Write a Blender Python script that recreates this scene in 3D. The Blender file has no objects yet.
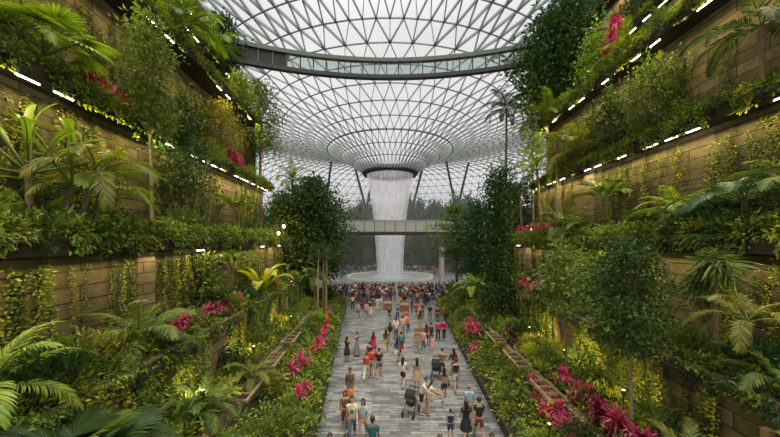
import bpy, bmesh, math, random
import numpy as np
from mathutils import Vector, Matrix
R = np.random.default_rng(11)
random.seed(5)
SC = bpy.context.scene
COL = SC.collection
F = 300.0            # focal length in pixels of the 780 x 437 frame
EYE = 8.0            # eye height over the paving
SL, SR = -17/300.0, 9/300.0   # how the two side walls run away from the axis
PI = math.pi

# ------------------------------------------------------------------ camera, view, world
cam = bpy.data.cameras.new('camera'); camo = bpy.data.objects.new('camera', cam); COL.objects.link(camo)
camo.location = (0, 0, EYE); camo.rotation_euler = (PI/2, 0, 0)
cam.sensor_width = 36; cam.lens = 36*F/780; cam.shift_y = 21.5/780; cam.clip_start = .05; cam.clip_end = 600
SC.camera = camo
vs = SC.view_settings
vs.view_transform = 'Standard'; vs.look = 'None'; vs.gamma = 1; vs.exposure = 0.2; vs.use_curve_mapping = False
cy = SC.cycles
cy.max_bounces = 8; cy.diffuse_bounces = 3; cy.glossy_bounces = 2; cy.transmission_bounces = 4; cy.transparent_max_bounces = 16
cy.caustics_reflective = False; cy.caustics_refractive = False; cy.sample_clamp_indirect = 4.0

def world():
    w = bpy.data.worlds.new('sky'); SC.world = w; w.use_nodes = True
    nt = w.node_tree; bg = nt.nodes['Background']
    tc = nt.nodes.new('ShaderNodeTexCoord'); n = nt.nodes.new('ShaderNodeTexNoise'); cr = nt.nodes.new('ShaderNodeValToRGB')
    n.inputs['Scale'].default_value = 2.2; n.inputs['Detail'].default_value = 4
    nt.links.new(tc.outputs['Generated'], n.inputs['Vector']); nt.links.new(n.outputs['Fac'], cr.inputs['Fac'])
    cr.color_ramp.elements[0].position = .3; cr.color_ramp.elements[0].color = (.80, .79, .81, 1)
    cr.color_ramp.elements[1].position = .7; cr.color_ramp.elements[1].color = (1, .98, 1, 1)
    nt.links.new(cr.outputs['Color'], bg.inputs['Color'])
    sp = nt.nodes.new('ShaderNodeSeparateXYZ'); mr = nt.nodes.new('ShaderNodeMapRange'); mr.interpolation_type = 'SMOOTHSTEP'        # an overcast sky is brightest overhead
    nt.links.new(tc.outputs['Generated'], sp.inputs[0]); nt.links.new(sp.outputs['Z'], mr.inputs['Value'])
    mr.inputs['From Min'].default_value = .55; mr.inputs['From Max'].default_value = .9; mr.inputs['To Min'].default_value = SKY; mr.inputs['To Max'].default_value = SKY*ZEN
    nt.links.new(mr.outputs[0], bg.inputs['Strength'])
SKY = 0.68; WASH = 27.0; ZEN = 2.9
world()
sun = bpy.data.lights.new('bright_cloud_sun', 'SUN'); sun.energy = 3.2; sun.angle = math.radians(38); sun.color = (1, .96, .86)
so = bpy.data.objects.new('bright_cloud_sun', sun); COL.objects.link(so); so.rotation_euler = Vector((-.12, .42, -1)).to_track_quat('-Z', 'Y').to_euler()

# ------------------------------------------------------------------ materials
def new_mat(name):
    m = bpy.data.materials.new(name); m.use_nodes = True; nt = m.node_tree
    return m, nt, nt.nodes['Principled BSDF'], nt.nodes['Material Output']
def N(nt, kind, **kw):
    n = nt.nodes.new('ShaderNode' + kind)
    for k, v in kw.items():
        if k in n.inputs: n.inputs[k].default_value = v
        else: setattr(n, k, v)
    return n
def plain(name, c, rough=.6, metal=0.0, var=.12, scale=6.0, bump=0.0):
    m, nt, b, o = new_mat(name)
    tc = N(nt, 'TexCoord'); no = N(nt, 'TexNoise', Scale=scale, Detail=3.0); cr = N(nt, 'ValToRGB')
    nt.links.new(tc.outputs['Object'], no.inputs['Vector']); nt.links.new(no.outputs['Fac'], cr.inputs['Fac'])
    cr.color_ramp.elements[0].position = .3; cr.color_ramp.elements[1].position = .7
    cr.color_ramp.elements[0].color = (*[x*(1-var) for x in c], 1); cr.color_ramp.elements[1].color = (*[min(1, x*(1+var)) for x in c], 1)
    nt.links.new(cr.outputs['Color'], b.inputs['Base Color'])
    b.inputs['Roughness'].default_value = rough; b.inputs['Metallic'].default_value = metal
    if bump:
        bp = N(nt, 'Bump', Strength=bump, Distance=.02); nt.links.new(no.outputs['Fac'], bp.inputs['Height']); nt.links.new(bp.outputs['Normal'], b.inputs['Normal'])
    return m
def leaf_mat(name, a, b_, c, gloss=.42, trans=.35):
    """three greens mixed leaf by leaf, thin enough to let light through"""
    m, nt, b, o = new_mat(name)
    ge = N(nt, 'NewGeometry'); oi = N(nt, 'ObjectInfo'); cr = N(nt, 'ValToRGB'); ad = N(nt, 'Math', operation='MULTIPLY_ADD')
    ad.inputs[1].default_value = .8
    mu = N(nt, 'Math', operation='MULTIPLY'); mu.inputs[1].default_value = .2
    nt.links.new(oi.outputs['Random'], mu.inputs[0]); nt.links.new(ge.outputs['Random Per Island'], ad.inputs[0]); nt.links.new(mu.outputs[0], ad.inputs[2])
    e = cr.color_ramp.elements; e[0].color = (*a, 1); e[1].color = (*c, 1); x = e.new(.5); x.color = (*b_, 1)
    nt.links.new(ad.outputs[0], cr.inputs['Fac']); nt.links.new(cr.outputs['Color'], b.inputs['Base Color'])
    b.inputs['Roughness'].default_value = gloss; b.inputs['Specular IOR Level'].default_value = .35
    tr = N(nt, 'BsdfTranslucent'); mx = N(nt, 'MixShader', Fac=trans)
    hs = N(nt, 'HueSaturation', Saturation=1.1, Value=1.3); nt.links.new(cr.outputs['Color'], hs.inputs['Color']); nt.links.new(hs.outputs['Color'], tr.inputs['Color'])
    nt.links.new(b.outputs[0], mx.inputs[1]); nt.links.new(tr.outputs[0], mx.inputs[2]); nt.links.new(mx.outputs[0], o.inputs['Surface'])
    return m
def emit(name, c, s):
    m, nt, b, o = new_mat(name); e = N(nt, 'Emission'); e.inputs[0].default_value = (*c, 1); e.inputs[1].default_value = s
    nt.links.new(e.outputs[0], o.inputs['Surface']); return m
def block_mat(name, a, b_, mortar, w, h, vertical=True, rough=.85, bump=.6, moss=None, mort=.02):
    m, nt, b, o = new_mat(name)
    tc = N(nt, 'TexCoord'); sp = N(nt, 'SeparateXYZ'); co = N(nt, 'CombineXYZ')
    nt.links.new(tc.outputs['Object'], sp.inputs[0])
    if vertical: nt.links.new(sp.outputs['Y'], co.inputs['X']); nt.links.new(sp.outputs['Z'], co.inputs['Y'])
    else: nt.links.new(sp.outputs['X'], co.inputs['X']); nt.links.new(sp.outputs['Y'], co.inputs['Y'])
    br = N(nt, 'TexBrick', Scale=1.0); br.inputs['Brick Width'].default_value = w; br.inputs['Row Height'].default_value = h
    br.inputs['Mortar Size'].default_value = mort; br.inputs['Mortar Smooth'].default_value = .15; br.offset = .5
    br.inputs['Color1'].default_value = (*a, 1); br.inputs['Color2'].default_value = (*b_, 1); br.inputs['Mortar'].default_value = (*mortar, 1)
    nt.links.new(co.outputs[0], br.inputs['Vector'])
    no = N(nt, 'TexNoise', Scale=1.9, Detail=8.0, Roughness=.75); nt.links.new(co.outputs[0], no.inputs['Vector'])
    mp = N(nt, 'MapRange'); mp.inputs['From Min'].default_value = .3; mp.inputs['From Max'].default_value = .7; mp.inputs['To Min'].default_value = .5; mp.inputs['To Max'].default_value = 1.5
    nt.links.new(no.outputs['Fac'], mp.inputs['Value'])
    mu = N(nt, 'Mix', data_type='RGBA', blend_type='MULTIPLY'); mu.inputs['Factor'].default_value = 1
    nt.links.new(br.outputs['Color'], mu.inputs[6]); nt.links.new(mp.outputs[0], mu.inputs[7])
    col = mu.outputs[2]
    if moss:
        n2 = N(nt, 'TexNoise', Scale=.7, Detail=5.0); nt.links.new(co.outputs[0], n2.inputs['Vector'])
        m2 = N(nt, 'MapRange'); m2.inputs['From Min'].default_value = .5; m2.inputs['From Max'].default_value = .68; m2.inputs['To Max'].default_value = .7; nt.links.new(n2.outputs['Fac'], m2.inputs['Value'])
        mm = N(nt, 'Mix', data_type='RGBA'); nt.links.new(m2.outputs[0], mm.inputs['Factor']); nt.links.new(col, mm.inputs[6]); mm.inputs[7].default_value = (*moss, 1); col = mm.outputs[2]
    nt.links.new(col, b.inputs['Base Color'])
    b.inputs['Roughness'].default_value = rough
    hm = N(nt, 'Math', operation='MULTIPLY_ADD'); hm.inputs[1].default_value = .35; nt.links.new(no.outputs['Fac'], hm.inputs[0])
    iv = N(nt, 'Math', operation='SUBTRACT'); iv.inputs[0].default_value = 1; nt.links.new(br.outputs['Fac'], iv.inputs[1]); nt.links.new(iv.outputs[0], hm.inputs[2])
    bp = N(nt, 'Bump', Strength=bump, Distance=.04); nt.links.new(hm.outputs[0], bp.inputs['Height']); nt.links.new(bp.outputs['Normal'], b.inputs['Normal'])
    return m
M = {}
M['stone'] = block_mat('stone_cladding', (.19, .15, .075), (.085, .068, .034), (.018, .014, .008), 2.1, .42, moss=(.07, .075, .02))
M['stone_pale'] = block_mat('stone_pilaster', (.20, .16, .095), (.13, .105, .06), (.05, .04, .025), 3.0, .38)
M['paving'] = block_mat('paving', (.27, .275, .27), (.095, .10, .10), (.04, .04, .04), .85, .19, vertical=False, rough=.38, bump=.25, mort=.012)
M['soil'] = plain('soil', (.035, .028, .016), .95, var=.4, scale=3, bump=.5)
M['concrete'] = plain('concrete', (.21, .185, .14), .85, var=.2, scale=2)
M['concrete_pale'] = plain('pale_concrete', (.36, .36, .33), .8, var=.1, scale=1)
M['panel'] = plain('bridge_panel', (.38, .375, .34), .55, var=.06, scale=.6)
M['dark_metal'] = plain('dark_metal', (.035, .04, .038), .5, .2)
M['fascia'] = plain('ledge_fascia', (.035, .03, .02), .9, var=.4)
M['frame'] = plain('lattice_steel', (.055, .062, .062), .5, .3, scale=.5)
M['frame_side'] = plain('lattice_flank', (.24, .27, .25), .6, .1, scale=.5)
M['grey_metal'] = plain('grey_green_metal', (.13, .15, .125), .5, .1)
M['black_panel'] = plain('black_panel', (.012, .016, .016), .35)
M['timber'] = plain('timber', (.20, .135, .065), .7, var=.3, scale=3)
M['rail'] = plain('rail_timber', (.20, .155, .095), .65, var=.25, scale=3)
M['bark'] = plain('bark', (.10, .07, .042), .9, var=.4, scale=9, bump=.6)
M['bark_pale'] = plain('pale_bark', (.22, .16, .09), .85, var=.3, scale=9, bump=.5)
M['palm_trunk'] = plain('palm_trunk', (.16, .12, .06), .85, var=.35, scale=12, bump=.6)
M['green_stem'] = plain('green_stem', (.10, .15, .03), .6, var=.2)
M['white_light'] = emit('strip_light_tube', (1, .88, .70), 12)
M['warm_light'] = emit('warm_lamp', (1, .66, .26), 18)
M['lens_light'] = emit('garden_lamp_lens', (1, .76, .3), 3)
M['g_dark'] = leaf_mat('leaf_dark', (.015, .038, .009), (.03, .07, .013), (.065, .115, .02))
M['g_mid'] = leaf_mat('leaf_mid', (.052, .092, .016), (.10, .155, .025), (.19, .24, .04))
M['g_bright'] = leaf_mat('leaf_bright', (.10, .185, .024), (.20, .30, .034), (.34, .42, .055))
M['g_lime'] = leaf_mat('leaf_lime', (.22, .26, .016), (.38, .40, .025), (.52, .50, .05))
M['g_blue'] = leaf_mat('leaf_blue', (.015, .05, .02), (.03, .09, .034), (.07, .15, .05), gloss=.3)
M['g_olive'] = leaf_mat('leaf_olive', (.08, .09, .014), (.16, .165, .022), (.30, .28, .04))
M['pink'] = leaf_mat('leaf_pink', (.30, .02, .07), (.55, .05, .17), (.72, .20, .32), gloss=.35)
M['maroon'] = leaf_mat('leaf_maroon', (.06, .008, .014), (.13, .015, .028), (.26, .03, .05), gloss=.35)
M['red_orange'] = leaf_mat('leaf_red_orange', (.34, .04, .02), (.50, .10, .03), (.55, .20, .05))
def glass_mat(name, tint, dif, gl):
    m, nt, b, o = new_mat(name)
    t = N(nt, 'BsdfTransparent'); t.inputs[0].default_value = (*tint, 1)
    d = N(nt, 'BsdfTranslucent'); d.inputs[0].default_value = (.9, .9, .9, 1)
    g = N(nt, 'BsdfGlossy', Roughness=.05)
    m1 = N(nt, 'MixShader', Fac=dif); m2 = N(nt, 'MixShader', Fac=gl)
    nt.links.new(t.outputs[0], m1.inputs[1]); nt.links.new(d.outputs[0], m1.inputs[2])
    nt.links.new(m1.outputs[0], m2.inputs[1]); nt.links.new(g.outputs[0], m2.inputs[2]); nt.links.new(m2.outputs[0], o.inputs['Surface'])
    return m
M['glass'] = glass_mat('dome_glass', (.94, .95, .955), .12, .03)
M['bridge_glass'] = glass_mat('bridge_glass', (.78, .84, .80), .12, .06)

# ------------------------------------------------------------------ mesh builder
class MB:
    def __init__(s): s.v = []; s.f = {3: [], 4: []}; s.fm = {3: [], 4: []}; s.n = 0
    def add(s, v, f, mat=0):
        v = np.asarray(v, float).reshape(-1, 3); f = np.asarray(f, int)
        k = f.shape[1]; s.v.append(v); s.f[k].append(f + s.n); s.fm[k].append(np.full(len(f), mat)); s.n += len(v)
    def box(s, c, d, mat=0, rz=0.0, rot=None):
        x, y, z = [q/2 for q in d]
        p = np.array([(-x,-y,-z),(x,-y,-z),(x,y,-z),(-x,y,-z),(-x,-y,z),(x,-y,z),(x,y,z),(-x,y,z)])
        if rz: c_, s_ = math.cos(rz), math.sin(rz); p = p @ np.array([(c_, s_, 0), (-s_, c_, 0), (0, 0, 1)])
        if rot is not None: p = p @ np.array(rot.to_3x3().transposed())
        s.add(p + np.array(c), [(0,3,2,1),(4,5,6,7),(0,1,5,4),(1,2,6,5),(2,3,7,6),(3,0,4,7)], mat)
    def hexa(s, p, mat=0): s.add(p, [(0,3,2,1),(4,5,6,7),(0,1,5,4),(1,2,6,5),(2,3,7,6),(3,0,4,7)], mat)
    def beam(s, a, b, w, h, up=(0,0,1), mat=0, mat_side=None):
        a = np.array(a, float); b = np.array(b, float); d = b - a; L = np.linalg.norm(d)
        if L < 1e-6: return
        d /= L; u = np.array(up, float); u = u - d*(u@d); u /= (np.linalg.norm(u) + 1e-9); r = np.cross(d, u)
        p = [q + r*sx*w/2 + u*sz*h/2 for q in (a, b) for sx, sz in ((-1,-1),(1,-1),(1,1),(-1,1))]
        s.add(p, [(0,1,2,3),(7,6,5,4),(0,4,5,1),(2,6,7,3)], mat)
        v2 = [p[i] for i in (1,2,6,5)] + [p[i] for i in (3,0,4,7)]
        s.add(v2, [(0,3,2,1),(4,7,6,5)], mat if mat_side is None else mat_side)
    def tube(s, pts, rad, n=8, mat=0, cap=True):
        pts = np.asarray(pts, float); k = len(pts); rad = np.broadcast_to(np.asarray(rad, float), (k,))
        t = np.gradient(pts, axis=0); t /= (np.linalg.norm(t, axis=1, keepdims=True) + 1e-9)
        ref = np.array((0, 0, 1.0)) if abs(t[0][2]) < .9 else np.array((1.0, 0, 0))
        a = np.linspace(0, 2*PI, n, endpoint=False); V = []
        for i in range(k):
            u = ref - t[i]*(ref@t[i]); u /= (np.linalg.norm(u) + 1e-9); w = np.cross(t[i], u); ref = u
            V.append(pts[i] + rad[i]*(np.cos(a)[:, None]*u + np.sin(a)[:, None]*w))
        V = np.concatenate(V); i = np.arange(n); j = (i + 1) % n
        s.add(V, np.concatenate([np.stack([r*n + i, r*n + j, (r+1)*n + j, (r+1)*n + i], 1) for r in range(k-1)]), mat)
        if cap:
            for r, fl in ((0, 1), (k-1, 0)):
                c = pts[r]; ring = V[r*n:(r+1)*n]; f = np.stack([np.full(n, n), i, j] if not fl else [np.full(n, n), j, i], 1)
                s.add(np.vstack([ring, c]), f, mat)
    def lathe(s, prof, n=32, c=(0,0,0), mat=0, a0=0.0, a1=2*PI):
        full = abs(a1 - a0 - 2*PI) < 1e-6; a = np.linspace(a0, a1, n, endpoint=not full); m = len(a)
        V = np.concatenate([np.stack([c[0] + r*np.cos(a), c[1] + r*np.sin(a), np.full(m, c[2] + z)], 1) for r, z in prof])
        i = np.arange(m if full else m-1); j = (i + 1) % m
        s.add(V, np.concatenate([np.stack([k*m + i, k*m + j, (k+1)*m + j, (k+1)*m + i], 1) for k in range(len(prof)-1)]), mat)
    def leaves(s, P, D, Nn, L, W, mat=0, fold=.18, wide=.42):
        P, D, Nn = [np.asarray(x, float) for x in (P, D, Nn)]; k = len(P)
        if not k: return
        L = np.broadcast_to(L, (k,))[:, None]; W = np.broadcast_to(W, (k,))[:, None]
        D = D/(np.linalg.norm(D, axis=1, keepdims=True) + 1e-9); S = np.cross(D, Nn); S /= (np.linalg.norm(S, axis=1, keepdims=True) + 1e-9); U = np.cross(S, D)
        md = P + D*L*wide
        V = np.stack([P, md + S*W/2 + U*W*fold, P + D*L - U*L*.10, md - S*W/2 + U*W*fold], 1).reshape(-1, 3)
        i = np.arange(k)*4
        s.add(V, np.concatenate([np.stack([i, i+1, i+2], 1), np.stack([i, i+2, i+3], 1)]), mat)
    def blades(s, P, D, Nn, L, W, bend, mat=0, fold=.15):
        """longer leaves of five cross sections that bend down towards the tip"""
        P, D, Nn = [np.asarray(x, float) for x in (P, D, Nn)]; k = len(P)
        L = np.broadcast_to(L, (k,))[:, None]; W = np.broadcast_to(W, (k,))[:, None]; bend = np.broadcast_to(bend, (k,))[:, None]
        D = D/(np.linalg.norm(D, axis=1, keepdims=True) + 1e-9); S = np.cross(D, Nn); S /= (np.linalg.norm(S, axis=1, keepdims=True) + 1e-9); U = np.cross(S, D)
        rows = []
        for t, w in ((0, .25), (.25, .8), (.5, 1), (.78, .7), (1, .04)):
            c = P + D*L*t*(1 - .18*bend*t) - np.array((0, 0, 1.0))*bend*L*t*t*.75
            rows += [c + S*W*w/2 + U*W*w*fold, c, c - S*W*w/2 + U*W*w*fold]
        V = np.stack(rows, 1).reshape(-1, 3); i = np.arange(k)*15; q = []
        for r in range(4):
            for e in (0, 1): q.append(np.stack([i + r*3 + e, i + r*3 + e + 1, i + r*3 + e + 4, i + r*3 + e + 3], 1))
        s.add(V, np.concatenate(q), mat)
    def mesh(s, name, mats, smooth=False):
        me = bpy.data.meshes.new(name); V = np.concatenate(s.v); me.vertices.add(len(V)); me.vertices.foreach_set('co', V.ravel())
        li, ls, mi, p = [], [], [], 0
        for k in (3, 4):
            if s.f[k]:
                f = np.concatenate(s.f[k]); li.append(f.ravel()); ls.append(p + np.arange(len(f))*k); p += f.size; mi.append(np.concatenate(s.fm[k]))
        li, ls, mi = np.concatenate(li), np.concatenate(ls), np.concatenate(mi)
        me.loops.add(len(li)); me.loops.foreach_set('vertex_index', li.astype(np.int32)); me.polygons.add(len(ls)); me.polygons.foreach_set('loop_start', ls.astype(np.int32))
        me.polygons.foreach_set('material_index', mi.astype(np.int32))
        me.polygons.foreach_set('use_smooth', np.full(len(ls), bool(smooth)))
        me.update(calc_edges=True)
        for m in (mats if isinstance(mats, (list, tuple)) else [mats]): me.materials.append(M[m] if isinstance(m, str) else m)
        return me
    def build(s, name, mats, parent=None, smooth=False, loc=None): return link(name, s.mesh(name, mats, smooth), parent, loc)
def link(name, me, parent=None, loc=None):
    o = bpy.data.objects.new(name, me); COL.objects.link(o)
    if parent is not None: o.parent = parent
    if loc is not None: o.location = loc
    return o
def tag(o, label=None, cat=None, group=None, kind=None):
    for k, v in (('label', label), ('category', cat), ('group', group), ('kind', kind)):
        if v: o[k] = v
    return o
def empty(name, loc=(0,0,0), rz=0.0, scale=1.0):
    o = bpy.data.objects.new(name, None); COL.objects.link(o); o.location = loc; o.rotation_euler = (0, 0, rz); o.scale = (scale,)*3; o.empty_display_size = .2
    return o
def copy_tree(o, parent=None):
    c = o.copy(); COL.objects.link(c)
    if parent is not None: c.parent = parent
    for ch in o.children: copy_tree(ch, c)
    return c
def struct(o): o['kind'] = 'structure'; return o
xl = lambda x0, y: x0 + SL*y      # a line of the left side, x0 = its offset at the camera
xr = lambda x0, y: x0 + SR*y
def on_left(u, x0): y = 300*x0/(u - 373.); return xl(x0, y), y
def on_right(u, x0): y = 300*x0/(u - 399.); return xr(x0, y), y
def floor_at(u, v): y = 300*EYE/(v - 240.); return (u - 390)/300*y, y
def at(u, v, y): return ((u - 390)/300*y, y, EYE + (240 - v)/300*y)

# ------------------------------------------------------------------ floor, side walls, planters, slopes
b = MB(); b.box((0, 60, -.15), (190, 200, .3)); struct(b.build('floor', 'paving'))
kerb_l = lambda y: -1.8 - .0967*y
kerb_r = lambda y: 4.1 + .047*y
Y0, Y1 = -3.0, 27.0
def strip(mb, fa, za, fb, zb, ys, mat=0, bumpy=0.0):
    """ruled sheet from the line x=fa(y), z=za to the line x=fb(y), z=zb"""
    m = 7; V = []
    for y in ys:
        for k in range(m):
            t = k/(m-1); V.append((fa(y)*(1-t) + fb(y)*t, y, za*(1-t) + zb*t + bumpy*(0 < k < m-1)*(R.random() - .3)))
    n = len(ys); q = [(i*m + k, i*m + k + 1, (i+1)*m + k + 1, (i+1)*m + k) for i in range(n-1) for k in range(m-1)]
    mb.add(V, q, mat)
def wall(name, f, z0, z1, y0, y1, mat, thick, side):
    """upright wall whose face runs along x=f(y); its body lies away from the path"""
    b = MB(); d = thick*side
    b.hexa([(f(y0), y0, z0), (f(y0)+d, y0, z0), (f(y1)+d, y1, z0), (f(y1), y1, z0), (f(y0), y0, z1), (f(y0)+d, y0, z1), (f(y1)+d, y1, z1), (f(y1), y1, z1)] if side > 0 else
           [(f(y0)+d, y0, z0), (f(y0), y0, z0), (f(y1), y1, z0), (f(y1)+d, y1, z0), (f(y0)+d, y0, z1), (f(y0), y0, z1), (f(y1), y1, z1), (f(y1)+d, y1, z1)])
    return struct(b.build(name, mat))
SIDES = {
 'left': dict(s=-1, f=xl, kerb=kerb_l, low=-5.1, mid=-6.5, lower=-8.2, ledge=-7.7, up=-9.9,
              led=[(-9.26, 12.8, -10.8, 27.5), (-9.6, 18.0, -13.0, 25.5), (-12.4, 22.6, -15.6, 29.0), (-15.0, 27.2, -17.2, 31.0)]),
 'right': dict(s=1, f=xr, kerb=kerb_r, low=6.0, mid=8.2, lower=10.4, ledge=9.85, up=12.2,
              led=[(11.6, 12.8, 13.0, 26.5), (12.1, 17.8, 16.0, 26.0), (15.5, 22.4, 17.0, 30.5), (16.5, 27.2, 18.0, 32.0)]),
}
def terrain_far(y): return 1.0
ys = np.arange(Y0, Y1 + .1, 1.5)
for sd, S in SIDES.items():
    s, f = S['s'], S['f']
    ln = lambda x0, f=f: (lambda y: f(x0, y))
    # kerb along the path, running on to the plaza
    kb = MB()
    yk = np.arange(Y0, 39.1, 1.0)
    for a, c in zip(yk[:-1], yk[1:]):
        x0, x1 = S['kerb'](a), S['kerb'](c); w = .16*s
        p = [(x0, a, 0), (x0+w, a, 0), (x1+w, c, 0), (x1, c, 0), (x0, a, .42), (x0+w, a, .42), (x1+w, c, .42), (x1, c, .42)]
        if s < 0: p = [p[i] for i in (1,0,3,2,5,4,7,6)]
        kb.hexa(p)
    struct(kb.build('trim_kerb_' + sd, 'fascia'))
    sl = MB(); ker = lambda y, S=S, s=s: S['kerb'](y) + .1*s
    strip(sl, ker, .36, ln(S['low']), 1.5, ys, 0, .12)
    strip(sl, ln(S['low']), 2.0, ln(S['mid'] + .1*s), 2.15, ys, 0, .1)
    strip(sl, ln(S['mid']), 4.3, ln(S['lower'] + .1*s), 4.35, ys, 0, .06)
    yf = np.arange(Y1, 39.1, 2.0)                     # the banks beyond the walls rise to the trees
    strip(sl, ker, .36, lambda y, s=s, S=S: S['kerb'](y) + s*4.0, 1.7, yf, 0, .2)
    strip(sl, lambda y, s=s, S=S: S['kerb'](y) + s*4.0, 1.7, lambda y, s=s, S=S: S['kerb'](y) + s*14, 7.0, yf, 0, .3)
    struct(sl.build('ground_' + sd, 'soil'))
    wall('wall_%s_low' % sd, ln(S['low']), 0, 2.02, Y0, Y1, 'concrete', .2, s)
    wall('wall_%s_terrace' % sd, ln(S['mid']), 1.6, 4.42, Y0, Y1, 'stone', .25, s)
    wall('wall_%s_lower' % sd, ln(S['lower']), 4.0, 7.6, Y0, Y1, 'stone', .5, s)
    wall('wall_%s_upper' % sd, ln(S['up']), 7.4, 12.4, Y0, Y1, 'stone', .5, s)
    tops = [S['led'][1][1] - .4, S['led'][2][1] - .4, S['led'][3][1] - .4, 31.5]
    names = ['second', 'third', 'fourth', 'fifth']
    for (e, z, wx, y1), zt, nm in zip(S['led'], tops, names):
        wall('wall_%s_%s' % (sd, nm), ln(wx), z - .4, zt, Y0, y1, 'stone', .5, s)
    # planter ledges: an upturned box with soil in it, lit from below
    def ledge(nm, x0, x1, z, y1):
        b = MB()
        def bar(xa, xb, za, zb, mat):
            p = [(f(xa, Y0), Y0, za), (f(xb, Y0), Y0, za), (f(xb, y1), y1, za), (f(xa, y1), y1, za), (f(xa, Y0), Y0, zb), (f(xb, Y0), Y0, zb), (f(xb, y1), y1, zb), (f(xa, y1), y1, zb)]
            if s < 0: p = [p[i] for i in (1,0,3,2,5,4,7,6)]
            b.hexa(p, mat)
        bar(x0, x0 + .1*s, z - .38, z + .12, 0)
        bar(x0 + .1*s, x1 + .2*s, z - .38, z - .26, 0)
        bar(x0 + .1*s, x1 + .2*s, z - .26, z + .02, 1)
        return struct(b.build('trim_ledge_%s_%s' % (sd, nm), ['fascia', 'soil']))
    ledge('first', S['ledge'], S['up'], 8.0, Y1)
    for (e, z, wx, y1), nm in zip(S['led'], names): ledge(nm, e, wx, z, y1)
    # the end faces of the terraces towards the plaza
# pilasters that stand proud of the walls
for sd, us, x0, z0, z1 in (('left', (142,), -8.2, 4.3, 7.62), ('left', (268,), -8.2, 4.3, 7.62), ('right', (592,), 12.2, 8.0, 12.42), ('right', (531,), 10.4, 4.3, 7.62), ('right', (560,), 12.2, 8.0, 12.42)):
    for u in us:
        x, y = (on_left if sd == 'left' else on_right)(u, x0); s = SIDES[sd]['s']
        b = MB(); b.box((x, y, (z0 + z1)/2), (.35, .75 if sd == 'left' else .9, z1 - z0)); struct(b.build('trim_pilaster', 'stone_pale'))

# ------------------------------------------------------------------ the glass dome
DC = np.array((0.0, 63.0))
PROF = [(5.5, 13.9), (7.8, 15.6), (10.2, 17.0), (12.9, 18.25), (15.5, 19.35), (18.25, 20.3), (21.1, 21.2), (23.9, 22.0), (26.7, 22.7), (29.5, 23.3), (32.5, 23.8), (35.5, 24.1), (38.5, 24.1),
        (41.5, 23.8), (44.3, 23.0), (46.8, 21.6), (48.9, 19.7), (50.6, 17.4), (51.9, 14.9), (52.9, 12.2), (53.6, 9.4), (54.1, 6.5), (54.4, 3.5), (54.6, .5), (54.7, -3), (54.7, -8)]
NS = 64
def dome_pt(k, i):
    r, h = PROF[k]; a = 2*PI*(i + .5*(k % 2))/NS; c = -math.sin(a)        # c=1 towards the camera
    y = 63 + r*math.sin(a)*(1.07 if c > 0 else 1.0)
    if c > 0 and r > 34: y -= (r - 34)*1.5*c
    return np.array((r*math.cos(a)*(1 + (.12 if r > 34 else 0)*max(0, (r-34)/20)), y, EYE + h))
P = [[dome_pt(k, i) for i in range(NS)] for k in range(len(PROF))]
g = MB(); g.add(np.array(P).reshape(-1, 3), np.array([t for k in range(len(PROF)-1) for i in range(NS) for t in (
    ((k*NS + i, k*NS + (i+1) % NS, (k+1)*NS + i), ((k+1)*NS + i, k*NS + (i+1) % NS, (k+1)*NS + (i+1) % NS)) if k % 2 == 0 else
    ((k*NS + i, (k+1)*NS + (i+1) % NS, (k+1)*NS + i), (k*NS + i, k*NS + (i+1) % NS, (k+1)*NS + (i+1) % NS)))]))
dome = struct(g.build('ceiling', 'glass'))
fr = MB()
def ring_n(k): return NS if k < 9 else 2*NS
def fine(k, i):
    if k < 9: return P[k][i % NS]
    j = (i + k) % 2 if False else 0
    q = (i + (.5 if k % 2 == 0 else 0))/2.0 - .5*(k % 2) + (0.25 if False else 0)
    i0 = math.floor(q); t = q - i0
    return P[k][i0 % NS]*(1-t) + P[k][(i0+1) % NS]*t
for k in range(len(PROF)):
    w, d = (.17, .28) if k == 3 else (.07, .2); n = ring_n(k)
    for i in range(n):
        a, bb = fine(k, i), fine(k, (i+1) % n)
        kk = min(max(k, 1), len(PROF)-2); ip = i if n == NS else i//2
        nrm = np.cross(bb - a, P[kk+1][ip] - P[kk-1][ip])
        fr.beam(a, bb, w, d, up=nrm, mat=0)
        if k+1 < len(PROF):
            n2 = ring_n(k+1)
            if n2 == n: js = ((i, i-1) if (k % 2 == 0) == (n == NS) else (i, i+1))
            else:                                           # the mesh doubles here
                dd = [np.linalg.norm(fine(k+1, q) - a) for q in range(n2)]; js = list(np.argsort(dd)[:3])
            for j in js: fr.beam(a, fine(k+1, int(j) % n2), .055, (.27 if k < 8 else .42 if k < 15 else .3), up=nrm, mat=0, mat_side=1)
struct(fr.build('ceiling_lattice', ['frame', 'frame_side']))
oc = MB(); oc.lathe([(5.75, .7), (5.95, .1), (5.6, -.45), (5.0, -.45), (4.85, .1), (5.0, .7), (5.75, .7)], 64, (0, 63, EYE + 13.9)); struct(oc.build('ceiling_oculus_ring', 'dark_metal', smooth=True))
# raking struts that carry the dome
for (u0, v0, u1, v1, y) in ((330, 172, 326, 200, 88), (357, 175, 365, 205, 84), (371, 186, 367, 205, 84), (448, 170, 455, 205, 88), (466, 173, 458, 205, 88), (420, 178, 413, 205, 84)):
    a, c = at(u0, v0, y), at(u1, v1, y); a, c = np.array(a), np.array(c); d = (c - a)/(a[2] - c[2])
    b = MB(); b.tube([a + d*-3.0, c, c + d*(c[2] - .2)], [.32, .34, .36], 10); struct(b.build('column_strut', 'dark_metal', smooth=True))

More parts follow.
